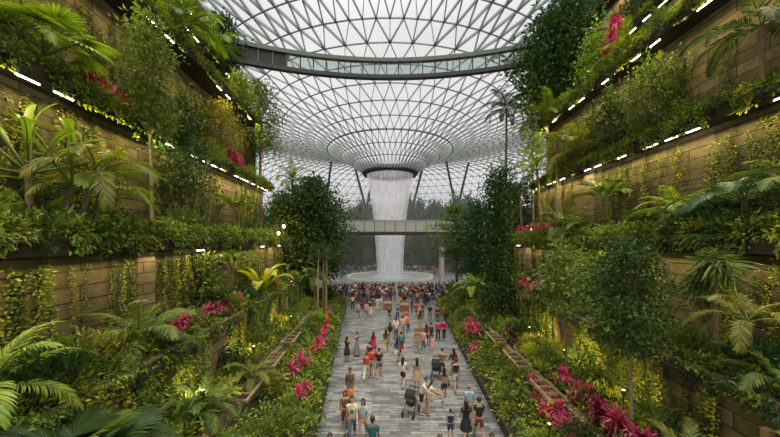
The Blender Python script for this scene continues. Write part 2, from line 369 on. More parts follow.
# ------------------------------------------------------------------ high glazed link bridge
def arc(x): return 28.5 - (x/15.0)**2*3.4
root = tag(empty('skybridge', (0, 28.5, 23.0)), 'long glazed link bridge with dark green beams, crossing high under the dome', 'bridge')
def bend(name, zc, h, depth, mat, x0=-17.0, x1=17.5, off=0.0, parent=root):
    b = MB(); xs = np.linspace(x0, x1, max(2, int((x1-x0)/1.0)))
    for a, c in zip(xs[:-1], xs[1:]):
        ya, yc = arc(a) + off, arc(c) + off
        b.hexa([(a, ya, zc-h/2), (c, yc, zc-h/2), (c, yc+depth, zc-h/2), (a, ya+depth, zc-h/2), (a, ya, zc+h/2), (c, yc, zc+h/2), (c, yc+depth, zc+h/2), (a, ya+depth, zc+h/2)])
    o = b.build(name, mat, parent); o.matrix_parent_inverse = Matrix.Translation(-root.location); return o
TOP, BOT = EYE + 17.35, EYE + 15.4
bend('top_beam', TOP - .19, .36, .45, 'grey_metal'); bend('bottom_beam', BOT + .17, .34, .5, 'dark_metal')
bend('deck', BOT + .2, .1, .5, 'dark_metal', off=.1)
xs = [-16.2 + i*1.135 for i in range(30)]
for i, x in enumerate(xs):
    for off, nm in ((.14, 'mullion'),):
        b = MB(); b.box((x, arc(x) + off, (TOP + BOT)/2), (.09, .12, TOP - BOT - .3)); o = b.build(nm, 'grey_metal' if x < -9 else 'dark_metal', root); o.matrix_parent_inverse = Matrix.Translation(-root.location)
    if i < len(xs)-1:
        xb = xs[i+1]; solid = x < -10.2 or x > 12.0
        b = MB(); z0, z1 = BOT + .3, TOP - .34; y0, y1 = arc(x) + .2, arc(xb) + .2
        b.hexa([(x, y0, z0), (xb, y1, z0), (xb, y1+.04, z0), (x, y0+.04, z0), (x, y0, z1), (xb, y1, z1), (xb, y1+.04, z1), (x, y0+.04, z1)])
        o = b.build('dark_panel' if solid else 'glass_panel', 'black_panel' if solid else 'bridge_glass', root); o.matrix_parent_inverse = Matrix.Translation(-root.location)
        if solid: o['label'] = 'opaque black panel'

# ------------------------------------------------------------------ low footbridge before the waterfall
FB = 47.0
root2 = tag(empty('footbridge', (0, FB, 8.9)), 'pale panelled footbridge spanning the valley in front of the waterfall', 'bridge')
def part2(mb, name, mat): o = mb.build(name, mat, root2); o.matrix_parent_inverse = Matrix.Translation(-root2.location); return o
b = MB(); b.box((0, FB + 1.4, 9.05), (34, 2.9, .5)); part2(b, 'deck', 'dark_metal')
pw = 1.62
for i in range(21):
    x = -17 + pw*(i + .5)
    for y, nm in ((FB, 'parapet_panel'), (FB + 2.8, 'rear_parapet_panel')):
        b = MB(); b.box((x, y, 10.06), (pw - .09, .08, 1.9)); part2(b, nm, 'panel')
b = MB(); b.box((0, FB + .12, 10.06), (33.9, .06, 1.8)); part2(b, 'parapet_backing', 'dark_metal')
b = MB(); b.box((0, FB - .02, 11.08), (34, .16, .1)); part2(b, 'handrail', 'concrete_pale')
b = MB(); b.box((0, FB - .01, 9.0), (34, .2, .22)); part2(b, 'bottom_trim', 'dark_metal')
for x in (-11.5, 8.3):
    b = MB(); b.tube([(x, FB + 1.3, 0), (x, FB + 1.3, 8.8)], .42, 20); struct(b.build('column', 'concrete_pale', smooth=True))

# ------------------------------------------------------------------ waterfall and pool
def water_mat(name, dens, seed, col=(.86, .84, .87)):
    m, nt, bs, o = new_mat(name)
    tc = N(nt, 'TexCoord'); mp = N(nt, 'Mapping'); mp.inputs['Scale'].default_value = (1.9, 1.9, .16); mp.inputs['Location'].default_value = (seed, seed, 0)
    no = N(nt, 'TexNoise', Scale=1.6, Detail=6.0, Roughness=.7); cr = N(nt, 'MapRange'); cr.inputs['From Min'].default_value = .36; cr.inputs['From Max'].default_value = .66
    cr.inputs['To Min'].default_value = dens*.45; cr.inputs['To Max'].default_value = min(1, dens*1.5)
    nt.links.new(tc.outputs['Object'], mp.inputs[0]); nt.links.new(mp.outputs[0], no.inputs['Vector']); nt.links.new(no.outputs['Fac'], cr.inputs['Value'])
    t = N(nt, 'BsdfTransparent'); d = N(nt, 'BsdfDiffuse'); d.inputs[0].default_value = (*col, 1); tl = N(nt, 'BsdfTranslucent'); tl.inputs[0].default_value = (*col, 1)
    m0 = N(nt, 'MixShader', Fac=.5); m1 = N(nt, 'MixShader')
    nt.links.new(d.outputs[0], m0.inputs[1]); nt.links.new(tl.outputs[0], m0.inputs[2]); nt.links.new(cr.outputs[0], m1.inputs['Fac']); nt.links.new(t.outputs[0], m1.inputs[1]); nt.links.new(m0.outputs[0], m1.inputs[2]); nt.links.new(m1.outputs[0], o.inputs['Surface'])
    return m
M['water1'] = water_mat('falling_water_outer', .46, 0, (.95, .95, .96)); M['water2'] = water_mat('falling_water_inner', .5, 5, (.95, .95, .96)); M['water_lip'] = water_mat('falling_water_lip', .62, 9, (.9, .84, .88))
wf = tag(empty('waterfall', (0, 63, .4)), 'tall round curtain of white water falling from the ring in the dome', 'waterfall')
prof = [(2.75, 0), (2.8, 3), (2.95, 6), (3.2, 9), (3.45, 12), (3.75, 14.5), (4.1, 17)]
b = MB(); b.lathe([(r, z) for r, z in prof], 72); b.build('outer_curtain', 'water1', wf, True)
b = MB(); b.lathe([(r*.8, z) for r, z in prof], 60); b.build('inner_curtain', 'water2', wf, True)
b = MB(); b.lathe([(4.1, 17), (4.45, 18.8), (4.7, 20.3), (4.85, 21.1)], 72); o = b.build('water_lip', 'water_lip', wf, True); o['label'] = 'denser pinkish lip of water under the ring'
M['pool'] = plain('milky_water', (.30, .335, .33), .25, var=.12, scale=.8)
pool = tag(empty('pool', (0, 63, 0)), 'round pool of pale churned water at the foot of the waterfall', 'pool')
b = MB(); b.lathe([(9.0, .0), (9.0, .62), (8.55, .62), (8.5, .3)], 72); b.build('rim', 'concrete_pale', pool, True)
b = MB(); b.lathe([(8.6, .42), (6, .5), (4, .7), (2.6, 1.0), (.01, 1.2)], 72); b.build('water', 'pool', pool, True)
# ================================================================== plants
U = lambda a, b: a + (b - a)*random.random()
def rnd_dir(n, up=0.0):
    d = R.normal(size=(n, 3)); d[:, 2] += up; return d/(np.linalg.norm(d, axis=1, keepdims=True) + 1e-9)
def up_normals(n, spread=.6):
    d = R.normal(size=(n, 3))*spread; d[:, 2] += 1; return d/np.linalg.norm(d, axis=1, keepdims=True)

def frond_mesh(key, mat, L=1.8, rise=.9, droop=1.5, n=30, ll=.5, lw=.03, angle=50, bend=.35, stem=.16):
    """one feather frond that leaves the origin along +X"""
    mb = MB(); k = 14; t = np.linspace(0, 1, k); el = rise - droop*t**1.3
    st = L/(k-1); x = np.concatenate([[0], np.cumsum(np.cos(el[:-1])*st)]); z = np.concatenate([[0], np.cumsum(np.sin(el[:-1])*st)])
    pts = np.stack([x, 0*x, z], 1); mb.tube(pts, np.linspace(.022, .005, k)*max(1, L/1.8), 5, 1)
    tt = np.linspace(stem, .98, n); Pp = np.stack([np.interp(tt, t, x), 0*tt, np.interp(tt, t, z)], 1)
    e = np.interp(tt, t, el); T = np.stack([np.cos(e), 0*e, np.sin(e)], 1); Un = np.stack([-np.sin(e), 0*e, np.cos(e)], 1)
    for sg in (-1, 1):
        an = math.radians(angle)*(1 - .45*tt)[:, None]; jit = R.normal(size=(n, 3))*.05
        D = T*np.cos(an) + np.array((0, sg, 0))*np.sin(an) + Un*.22 + jit
        lens = ll*np.sin(PI*np.clip(.16 + .8*tt, 0, 1))**.7*R.uniform(.85, 1.1, n)
        mb.blades(Pp, D, Un + np.array((0, -sg*.35, 0)), lens, lw, bend, 0)
    return mb.mesh(key, [mat, 'green_stem'])
def fan_mesh(key, mat, pet=.9, rad=.75, n=17, spread=2.9, w=.075):
    mb = MB(); t = np.linspace(0, 1, 7); pts = np.stack([pet*t*.8, 0*t, pet*(t*.9 - .35*t*t)], 1); mb.tube(pts, np.linspace(.022, .012, 7), 5, 1)
    a = np.linspace(-spread/2, spread/2, n); e = pts[-1]
    D = np.stack([np.cos(a), np.sin(a), .12*np.ones(n)], 1); mb.blades(np.tile(e, (n, 1)), D, np.tile((0, 0, 1.0), (n, 1)) + R.normal(size=(n, 3))*.06, rad*(1 - .18*np.abs(a)/1.3), w*rad/.7, .35, 0, .3)
    return mb.mesh(key, [mat, 'green_stem'])
def paddle_mesh(key, mat, pet=1.0, L=1.2, w=.36, bend=.5, rise=1.1):
    mb = MB(); d = np.array((math.cos(rise), 0, math.sin(rise))); e = d*pet; mb.tube(np.array([e*0, e*.5, e]), [.035, .028, .02], 6, 1)
    k = 12; t = np.linspace(0, 1, k); el = rise - bend*2.2*t**1.4; st = L/(k-1)
    c = e + np.stack([np.concatenate([[0], np.cumsum(np.cos(el[:-1])*st)]), 0*t, np.concatenate([[0], np.cumsum(np.sin(el[:-1])*st)])], 1)
    hw = w/2*np.sin(PI*np.clip(t*.93 + .06, 0, 1))**.6*(1 + .10*np.sin(t*31)); un = np.stack([-np.sin(el), 0*el, np.cos(el)], 1)
    V = np.stack([c + np.array((0, 1, 0))*hw[:, None] + un*hw[:, None]*.4, c, c - np.array((0, 1, 0))*hw[:, None] + un*hw[:, None]*.4], 1).reshape(-1, 3)
    q = [(r*3 + s_, r*3 + s_ + 1, r*3 + s_ + 4, r*3 + s_ + 3) for r in range(k-1) for s_ in (0, 1)]
    mb.add(V, q, 0); mb.tube(c, np.linspace(.016, .003, k), 5, 1)
    return mb.mesh(key, [mat, 'green_stem'], True)
def rosette_mesh(key, mat, n=26, L=.55, W=.075, z=.0, bend=.7, up=.45):
    mb = MB(); a = R.uniform(0, 2*PI, n); t = np.linspace(0, 1, n); el = up + 1.0*(1 - t) - .15*R.random(n)
    D = np.stack([np.cos(a)*np.cos(el), np.sin(a)*np.cos(el), np.sin(el)], 1)
    Pp = np.stack([0*a, 0*a, z + .16*(1 - t)], 1) + D*.02
    mb.blades(Pp, D, np.tile((0, 0, 1.0), (n, 1)) + D*.01, L*R.uniform(.7, 1.1, n), W, bend*(.5 + t), 0, .3)
    return mb.mesh(key, mat)
def shrub_meshes(key, mat, h=1.0, r=.6, n=420, size=.13, wr=.5, seed=0, long=False):
    """leaves on the outer shell of a bushy dome and the twigs that bear them"""
    mb = MB(); tw = MB(); k = max(7, int(n/38)); per = n//k
    for i in range(k):
        a = U(0, 2*PI); q = U(.1, 1)**.5; e = np.array((math.cos(a)*r*q*.85, math.sin(a)*r*q*.85, h*(.35 + .6*math.sqrt(max(0, 1 - (q*.85)**2))*U(.7, 1.05))))
        tw.tube(np.array([(0, 0, -.08), e*np.array((.35, .35, .5)), e]), [.018, .012, .005], 4)
        pp = e + R.normal(size=(per, 3))*np.array((r*.30, r*.30, h*.16)); pp[:, 2] = np.maximum(pp[:, 2], .03)
        D = pp - e*np.array((.6, .6, .45)); D = D/(np.linalg.norm(D, axis=1, keepdims=True) + 1e-9) + rnd_dir(per)*.6
        if long: mb.blades(pp, D, up_normals(per, .5), size*R.uniform(.7, 1.3, per), size*wr, .4)
        else: mb.leaves(pp, D, up_normals(per, .55), size*R.uniform(.7, 1.3, per), size*wr)
    return mb.mesh(key, mat), tw.mesh(key + '_twigs', 'bark')
def tree_meshes(key, mat, bark, h, z0, r, n, size, wr=.5, k=16, tr=.08, shape='oval', lean=.05, drop=.0, sd=.34):
    """trunk with limbs, and the leaves that cluster round the limb ends; crown from z0 to h"""
    mb = MB(); tk = MB(); zt = np.linspace(0, h*.93, 9)
    ax = np.stack([np.sin(zt*.5 + h)*lean, np.cos(zt*.4)*lean, zt], 1); ax -= ax[0]*np.array((1, 1, 0)); tk.tube(np.vstack([ax[0] - (0, 0, .3), ax]), np.concatenate([[tr*1.25], np.linspace(tr*1.1, tr*.3, 9)]), 8)
    per = n//k
    for i in range(k):
        f = (i + .5)/k; z = z0 + (h - z0)*f
        if shape == 'oval': rr = r*math.sqrt(max(.04, 1 - (2*f - .85)**2/1.35))
        elif shape == 'column': rr = r*(1 - .35*f)
        elif shape == 'cone': rr = r*(1.06 - f)
        else: rr = r*(.55 + .5*f)                      # flat-topped
        a = i*2.4 + U(-.4, .4); q = U(.35, .95)
        if shape == 'layer': lv = (i % 6)/5.; z = z0 + (h - z0)*lv; rr = r*(.5, .85, 1, .9, .65, .35)[i % 6]; q = U(.2, 1)
        c = np.array((np.interp(z, zt, ax[:, 0]) + math.cos(a)*rr*q, np.interp(z, zt, ax[:, 1]) + math.sin(a)*rr*q, z))
        zb = max(z0*.8, z - rr*.75); s_ = np.array((np.interp(zb, zt, ax[:, 0]), np.interp(zb, zt, ax[:, 1]), zb))
        tk.tube(np.array([s_, (s_ + c)/2 + (0, 0, .06*rr), c]), [tr*.42, tr*.28, tr*.1], 5)
        sg = np.array((rr*sd + .12, rr*sd + .12, max(.15, (h - z0)/k*1.5 if shape != 'layer' else .045*r)))
        pp = c + R.normal(size=(per, 3))*sg
        D = (pp - c)/sg*.5 + rnd_dir(per) - np.array((0, 0, drop))
        mb.leaves(pp, D, up_normals(per, .6), 1.3*size*R.uniform(.65, 1.3, per), 1.3*size*wr)
    return mb.mesh(key + '_crown', mat), tk.mesh(key + '_trunk', bark, True)

def plant_palm(name, label, cat, loc, h, fronds, n, size=1.0, tr=.07, lean=(0, 0), bark='palm_trunk', lo=-.5, hi=.75, group=None, part='frond', a0=None):
    t = tag(empty(name, loc), label, cat, group)
    k = np.linspace(0, 1, 9); pts = np.stack([lean[0]*k**1.6, lean[1]*k**1.6, -.3 + (h + .3)*k], 1)
    b = MB(); b.tube(pts, np.linspace(tr*1.15, tr*.8, 9), 9); b.build('trunk', bark, t, True)
    top = Vector((lean[0], lean[1], h - .02)); a = U(0, 6) if a0 is None else a0
    for i in range(n):
        f = i/max(1, n-1); o = link(part, fronds[i % len(fronds)], t, top)
        a += 2.4; o.rotation_euler = (U(-.2, .2), -(hi + (lo - hi)*f + U(-.1, .1)), a); sc = size*(U(.9, 1.1)); o.scale = (sc,)*3
    return t
def plant_two(name, label, cat, loc, meshes, parts=('crown', 'trunk'), scale=1.0, rz=None, group=None):
    t = tag(empty(name, loc, U(0, 6.28) if rz is None else rz, 1.0), label, cat, group)
    t.scale = (scale,)*3 if not hasattr(scale, '__len__') else scale
    for me, p in zip(meshes, parts): link(p, me, t)
    return t
def plant_one(name, label, cat, loc, me, scale=1.0, rz=None, group=None, stem=None):
    o = tag(link(name, me, None, loc), label, cat, group); o.rotation_euler = (U(-.12, .12), U(-.12, .12), U(0, 6.28) if rz is None else rz); o.scale = (scale,)*3
    if stem is not None: link('stems', stem, o)
    return o

# ---- kinds
FR_G = [frond_mesh('feather_frond_%d' % i, 'g_mid', rise=.75, droop=1.5 + .2*i, bend=.5) for i in range(2)]
FR_B = [frond_mesh('bright_frond_%d' % i, 'g_bright', rise=.8, droop=1.6 + .2*i, lw=.034, bend=.5) for i in range(2)]
FR_D = [frond_mesh('dark_frond_%d' % i, 'g_dark', rise=.7, droop=1.6 + .2*i, n=32, lw=.036, bend=.4) for i in range(2)]
FR_BL = [frond_mesh('blue_green_frond_%d' % i, 'g_blue', rise=.6, droop=1.5, n=36, ll=.42, lw=.034, angle=62, bend=.2) for i in range(2)]
FR_L = [frond_mesh('lime_frond_%d' % i, 'g_olive', rise=.8, droop=1.8, n=32, ll=.42, lw=.03) for i in range(2)]
FR_W = [frond_mesh('broad_frond_%d' % i, 'g_mid', L=1.5, rise=.9, droop=1.3, n=13, ll=.75, lw=.085, angle=42, bend=.35, stem=.3) for i in range(2)]
FAN = [fan_mesh('fan_%d' % i, 'g_mid') for i in range(2)]
FAN_D = [fan_mesh('dark_fan_%d' % i, ('g_dark', 'g_mid')[i], rad=1.0, n=21, w=.06) for i in range(2)]
FAN_L = [fan_mesh('yellow_fan_%d' % i, 'g_bright', n=21, w=.06) for i in range(2)]
PAD = [paddle_mesh('paddle_%d' % i, 'g_bright', w=.17, L=1.45, bend=.4 + .25*i, rise=1.25 - .2*i) for i in range(3)]
PAD_L = [paddle_mesh('lime_paddle_%d' % i, 'g_lime', pet=.7, L=1.3, w=.55, bend=.6 + .2*i, rise=.9) for i in range(2)]
PAND = [rosette_mesh('strap_head_%d' % i, 'g_mid', 40, .75, .06, 0, .9, .0) for i in range(2)]
CORD = [rosette_mesh('pink_rosette_%d' % i, 'pink', 26 + 4*i, .55, .062, .12, .5 + .2*i) for i in range(3)]
MARO = [rosette_mesh('maroon_rosette_%d' % i, 'maroon', 26, .5, .08, .1, .7) for i in range(2)]
REDO = [rosette_mesh('red_rosette_%d' % i, 'red_orange', 22, .45, .10, .05, .6) for i in range(2)]
FERN = {c: [MB() for _ in range(2)] for c in ('g_mid', 'g_bright', 'g_lime', 'g_dark')}
def fern_mesh(key, mat, n=15, L=.8):
    mb = MB()
    fr = frond_mesh('tmp', mat, L=L, rise=1.0, droop=1.7, n=16, ll=.17, lw=.045, angle=70, bend=.2, stem=.08)
    V = np.array([v.co for v in fr.vertices]); tri = []; quad = []
    for p in fr.polygons: (tri if len(p.vertices) == 3 else quad).append(tuple(p.vertices))
    for i in range(n):
        a = i*2.4; s = U(.7, 1.15); e = U(-.5, .35); c, s_ = math.cos(a), math.sin(a); ce, se = math.cos(e), math.sin(e)
        W = V*s; W = np.stack([W[:, 0]*ce - W[:, 2]*se, W[:, 1], W[:, 0]*se + W[:, 2]*ce], 1); W = np.stack([W[:, 0]*c - W[:, 1]*s_, W[:, 0]*s_ + W[:, 1]*c, W[:, 2] + .03], 1)
        if quad: mb.add(W, quad, 0)
    bpy.data.meshes.remove(fr); return mb.mesh(key, mat)
FERN = {c: [fern_mesh('fern_%s_%d' % (c, i), c) for i in range(2)] for c in ('g_mid', 'g_bright', 'g_lime', 'g_dark')}
SHR = {
 'dark': [shrub_meshes('shrub_dark_%d' % i, 'g_dark', 1.0, .6, 520, .15) for i in range(2)],
 'mid': [shrub_meshes('shrub_mid_%d' % i, 'g_mid', .9, .6, 480, .16) for i in range(3)],
 'bright': [shrub_meshes('shrub_bright_%d' % i, 'g_bright', .8, .55, 420, .15, .55) for i in range(3)],
 'lime': [shrub_meshes('shrub_lime_%d' % i, 'g_lime', .8, .55, 420, .14, .5) for i in range(2)],
 'olive': [shrub_meshes('shrub_olive_%d' % i, 'g_olive', .9, .6, 480, .13) for i in range(2)],
 'strap': [shrub_meshes('shrub_strap_%d' % i, 'g_mid', .9, .55, 230, .38, .13, long=True) for i in range(2)],
 'blue': [shrub_meshes('shrub_blue_%d' % i, 'g_blue', .9, .6, 300, .24, .5) for i in range(2)],
}
LOOK = {'dark': 'dark green small-leaved shrub', 'mid': 'mid green leafy shrub', 'bright': 'bright green leafy shrub', 'lime': 'yellow-green leafy shrub', 'olive': 'olive green twiggy shrub', 'strap': 'arching strap-leaved plant', 'blue': 'blue-green broad-leaved shrub'}

# ---- undergrowth, creepers (nobody could count them)
LEAFM = ['g_dark', 'g_mid', 'g_bright', 'g_lime', 'g_olive', 'g_blue']
def clump(mb, c, r, h, n, size, mat, wr=.5):
    d = rnd_dir(n, .55); q = R.uniform(.55, 1.05, (n, 1)); pp = np.array(c) + d*q*np.array((r, r, h)); pp[:, 2] = np.maximum(pp[:, 2], c[2] - .25*h)
    mb.leaves(pp, d + rnd_dir(n)*.7, up_normals(n, .55), size*R.uniform(.7, 1.3, n), size*wr, mat)
def undergrowth(name, label, fa, za, fb, zb, y0, y1, per_m2, w, size=.14, r=.34, h=.3, nl=26, ta=0.0, tb=1.0):
    mb = MB(); area = (y1 - y0)*abs(fb(.5*(y0 + y1)) - fa(.5*(y0 + y1))); n = int(area*per_m2); w = np.array(w)/sum(w)
    for i in range(n):
        y = U(y0, y1); t = U(ta, tb); x = fa(y)*(1-t) + fb(y)*t; z = za*(1-t) + zb*t; k = int(R.choice(len(LEAFM), p=w)); s = U(.7, 1.4)
        clump(mb, (x, y, z + .05), r*s, h*s, int(nl*s), size*U(.75, 1.35), k, U(.35, .65))
    return tag(mb.build(name, LEAFM), label, None, None, 'stuff')
def trailing(name, label, f, x0, z, y0, y1, s, per_m, w, size=.12, down=.7, up=.5):
    """plants that fill a ledge and hang over its lip"""
    mb = MB(); w = np.array(w)/sum(w)
    for i in range(int((y1 - y0)*per_m)):
        y = U(y0, y1); k = int(R.choice(len(LEAFM), p=w)); q = U(-.05, .6); ss = U(.7, 1.4)
        clump(mb, (f(x0, y) + s*q, y, z + .12), .3*ss, up*.6*ss, 24, size*U(.8, 1.3), k, U(.35, .6))
        if random.random() < .6 and math.sin(y*1.7 + x0) > -.8:
            m = int(14 + 14*random.random()); dz = down*U(.3, 1.1); t = R.random(m)
            pp = np.stack([np.full(m, f(x0, y)) - s*(.05 + .12*R.random(m)), y + R.normal(size=m)*.12, z + .15 - dz*t], 1)
            D = np.stack([-s*.6 + R.normal(size=m)*.4, R.normal(size=m)*.6, -.7 + R.normal(size=m)*.4], 1); Nn = np.stack([np.full(m, -s*1.0), R.normal(size=m)*.4, .5 + R.normal(size=m)*.3], 1)
            mb.leaves(pp, D, Nn, size*R.uniform(.7, 1.3, m), size*.5, k)
    return tag(mb.build(name, LEAFM), label, None, None, 'stuff')
def creeper(name, label, f, x0, s, z0, z1, y0, y1, strands, w, size=.11, drop=2.6, off=.05):
    """strands that hang down or climb a wall, leaf by leaf"""
    mb = MB(); w = np.array(w)/sum(w)
    for i in range(strands):
        y = U(y0, y1)
        if math.sin(y*.9 + x0*2) + .55*math.sin(y*2.3 + z0) < U(-1.3, 1.2): continue
        k = int(R.choice(len(LEAFM), p=w)); L = min(drop*U(.25, 1.2), z1 - z0 - .1); hang = random.random() < .6
        zt = z1 - U(0, .25*(z1 - z0)) if hang else z0 + L; m = int(L/(size*.42)) + 3; t = np.linspace(0, 1, m)
        yy = y + np.cumsum(R.normal(size=m)*.028); zz = zt - L*t; side = np.where(np.arange(m) % 2, 1, -1)
        pp = np.stack([f(x0, yy) - s*(off + .06*R.random(m)), yy + side*.02, zz], 1)
        D = np.stack([-s*(.35 + .4*R.random(m)), side*(.8 + .3*R.random(m)), -.35 + .5*R.normal(size=m)], 1); Nn = np.stack([np.full(m, -s*1.0), R.normal(size=m)*.35, .7 + .3*R.normal(size=m)], 1)
        mb.leaves(pp, D, Nn, size*R.uniform(.6, 1.35, m), size*R.uniform(.5, .8), k)
        cy_ = np.stack([f(x0, yy) - s*.03, yy, zz], 1); mb.tube(cy_[::3], .008, 3, 0, False)
    return tag(mb.build(name, LEAFM), label, None, None, 'stuff')
WG = [2, 4, 3, 1, 1, 1]
ord_ = ['second', 'third', 'fourth', 'fifth']
for sd, S in SIDES.items():
    s, f = S['s'], S['f']; ln = lambda x0, f=f: (lambda y: f(x0, y)); ker = lambda y, S=S, s=s: S['kerb'](y) + .14*s
    undergrowth('undergrowth', 'low green undergrowth on the bank between path and low %s wall' % sd, ker, .40, ln(S['low'] - .2*s), 1.45, 3, Y1 + 1, 12, [1.5, 4, 6, 2, 1.2, .6], .16, .36, .5, 30)
    undergrowth('undergrowth', 'dense undergrowth in the bed behind the low %s wall' % sd, ln(S['low'] + .2*s), 2.05, ln(S['mid'] - .15*s), 2.15, 2.5, Y1, 12, [2, 4, 4, 4.0, 2, .6], .16, .36, .5, 30)
    undergrowth('undergrowth', 'dark undergrowth on the terrace under the lower %s wall' % sd, ln(S['mid'] + .2*s), 4.38, ln(S['lower'] - .15*s), 4.4, 3.0, Y1, 11, [3, 4, 3, 2, 1.5, 1], .16, .36, .5, 30)
    undergrowth('undergrowth', 'leafy bank beyond the end of the %s wall' % sd, ker, .4, lambda y, S=S, s=s: S['kerb'](y) + s*4, 1.7, Y1 + 1, 38.2, 5.0, [3, 5, 4, 1, 1, 1], .24, .5, .45, 26)
    undergrowth('undergrowth', 'dark leafy slope rising beyond the %s wall' % sd, lambda y, S=S, s=s: S['kerb'](y) + s*4, 1.7, lambda y, S=S, s=s: S['kerb'](y) + s*13.5, 7.0, Y1 + 1, 38.5, 2.4, [5, 4, 1, 0.3, 1, 2], .3, .65, .6, 30)
    trailing('trailing_plants', 'ferny plants trailing over the lowest ledge of the %s wall' % sd, f, S['ledge'], 8.05, 3.0, Y1, s, 22, [3, 5, 4, 1.2, 1.2, .5], .14, .6, .8)
    trailing('trailing_plants', 'small plants spilling over the edge of the %s terrace' % sd, f, S['mid'] - .05*s, 4.45, 3.0, Y1, s, 8, [3, 5, 4, 1.5, 1, .5], .13, .5, .4)
    creeper('creeper', 'yellow-green creeper on the lower %s wall' % sd, f, S['lower'], s, 4.4, 7.6, 3, Y1, 430, [1.5, 3, 2, 2, 4, .3], .10, 2.6)
    creeper('creeper', 'sparse creeper on the terrace wall of the %s beds' % sd, f, S['mid'], s, 2.2, 4.45, 3, Y1, 620, [2.5, 4, 3, 1.8, 2, .3], .13, 2.0, .08)
    creeper('creeper', 'lamp-lit creeper on the upper %s wall above the lowest ledge' % sd, f, S['up'], s, 8.1, 12.4, 4, Y1, 430, [1.5, 2.5, 2, 2, 4, .2], .10, 3.0)
    for (e, z, wx, y1), nm, zt in zip(S['led'], ord_, (17.4, 22, 26.6, 31)):
        trailing('trailing_plants', 'green plants spilling over the %s ledge of the %s wall' % (nm, sd), f, e, z, 3.0, y1, s, 19 if nm in ord_[:2] else 13, [2, 5, 5, 2.4, 1.5, .5], .14 if nm in ord_[:2] else .17, .7, .38)
        creeper('creeper', 'creeper on the %s wall above its %s ledge' % (sd, nm), f, wx, s, z + .05, zt, 4, y1, 330 if nm == 'second' else 260, [2, 3, 2, 1.2, 3, .3], .11 if nm == 'second' else .16, 3.4)

# ---- lamps under the ledges
tube_me = None
def strip_light(x, y, z, rz, label, group):
    global strip0
    if strip0 is None:
        r = empty('strip_light', (x, y, z), rz); b = MB(); b.box((0, 0, .035), (.10, .62, .05)); b.build('housing', 'dark_metal', r)
        b = MB(); b.tube([(0, -.28, -.01), (0, .28, -.01)], .024, 8); b.build('tube', 'white_light', r); strip0 = r
    else: r = copy_tree(strip0); r.location = (x, y, z); r.rotation_euler = (0, 0, rz)
    tag(r, label, 'light', group)
strip0 = None
def area(name, loc, sx, sy, rot, power, col):
    l = bpy.data.lights.new(name, 'AREA'); l.shape = 'RECTANGLE'; l.size = sx; l.size_y = sy; l.energy = power; l.color = col
    o = bpy.data.objects.new(name, l); COL.objects.link(o); o.location = loc; o.rotation_euler = rot; return o
WARM = (1, .76, .34)
for sd, S in SIDES.items():
    s, f = S['s'], S['f']; sl_ = SL if s < 0 else SR
    rows = [(S['ledge'], 8.0, Y1, 'lowest')] + [(e, z, y1, nm) for (e, z, wx, y1), nm in zip(S['led'], ord_)]
    for (e, z, y1, nm) in rows:
        y = 6.2 if nm != 'lowest' else 13.5
        i = 0
        while y < y1 - .5:
            if not (i % 5 == 4 or (nm == 'lowest' and i % 4) or (nm in ord_[1:] and random.random() < .45) or random.random() < .12 or (s < 0 and nm == 'second' and 9.3 < y < 12.2)):
                strip_light(f(e + .06*s, y), y, z - .45, -math.atan(sl_), 'white strip light under the %s ledge of the %s wall' % (nm, sd), 'strip lights under the %s ledge, %s wall' % (nm, sd))
            y += .95 if nm in ('lowest', 'second') else 1.15; i += 1
        # the light that the row of tubes throws down the wall
        L = y1 - 4; o = area('ledge_wash', (f(e + .12*s, 4 + L/2), 4 + L/2, z - .52), .12, L, (0, s*.35, -math.atan(sl_)), WASH*L*(1.0 if nm in ('second', 'third') else (.42 if nm == 'lowest' else .8)), WARM)
# ================================================================== single plants, placed where they root
Lp = lambda u, x0, z: (*on_left(u, x0), z)
Rp = lambda u, x0, z: (*on_right(u, x0), z)
BANK, BED, TER, LED = 1.0, 2.1, 4.36, 8.02
L1, L2, L3, L4 = 12.82, 18.02, 22.62, 27.2
R1, R2, R3 = 12.82, 17.82, 22.42
def thing2(name, label, cat, loc, key, mat, bark, h, z0, r, n, size, **kw):
    sc = kw.pop('scale', 1.0); grp = kw.pop('group', None); rz = kw.pop('rz', None)
    return plant_two(name, label, cat, loc, tree_meshes(key, mat, bark, h, z0, r, n, size, **kw), scale=sc, group=grp, rz=rz)

# ---- left side
p = Lp(30, -8.9, LED)
plant_palm('paddle_plant', 'tall clump of broad paddle leaves at the near end of lowest left ledge', 'plant', p, 1.7, PAD, 15, 1.0, .09, (.1, -.1), lo=-.75, hi=.15, part='leaf')
p = Lp(58, -8.8, LED); plant_palm('paddle_plant', 'second paddle-leaved plant with a leaning trunk beside the tallest one on left ledge', 'plant', p, 1.5, PAD, 13, .9, .08, (.3, .1), lo=-.9, hi=.1, part='leaf')
p = Lp(76, -8.5, LED); plant_palm('arching_palm', 'palm with thin yellow-olive fronds hanging over the lowest left ledge', 'palm', p, 1.9, FR_L, 13, 1.15, .06, (.4, .2), lo=-.6, hi=.5)
p = Lp(92, -8.7, LED); plant_palm('arching_palm', 'long-fronded arching palm on lowest left ledge beside the paddle-leaved plants', 'palm', p, 1.3, FR_B, 11, 1.05, .06, (.2, 0), lo=-.5, hi=.35)
thing2('slender_tree', 'tall slender tree with bare trunk and small dark leaves before the upper left wall', 'tree', Lp(152, -8.75, LED), 'slender_left', 'g_mid', 'bark_pale', 8.7, 4.3, .92, 2700, .15, k=28, sd=.22, tr=.075, shape='oval')
thing2('young_tree', 'small bushy tree on lowest left ledge, leaning out beside the slender one', 'tree', Lp(182, -8.9, LED), 'young_left', 'g_dark', 'bark', 5.0, 2.0, .95, 2200, .15, k=16, tr=.05)
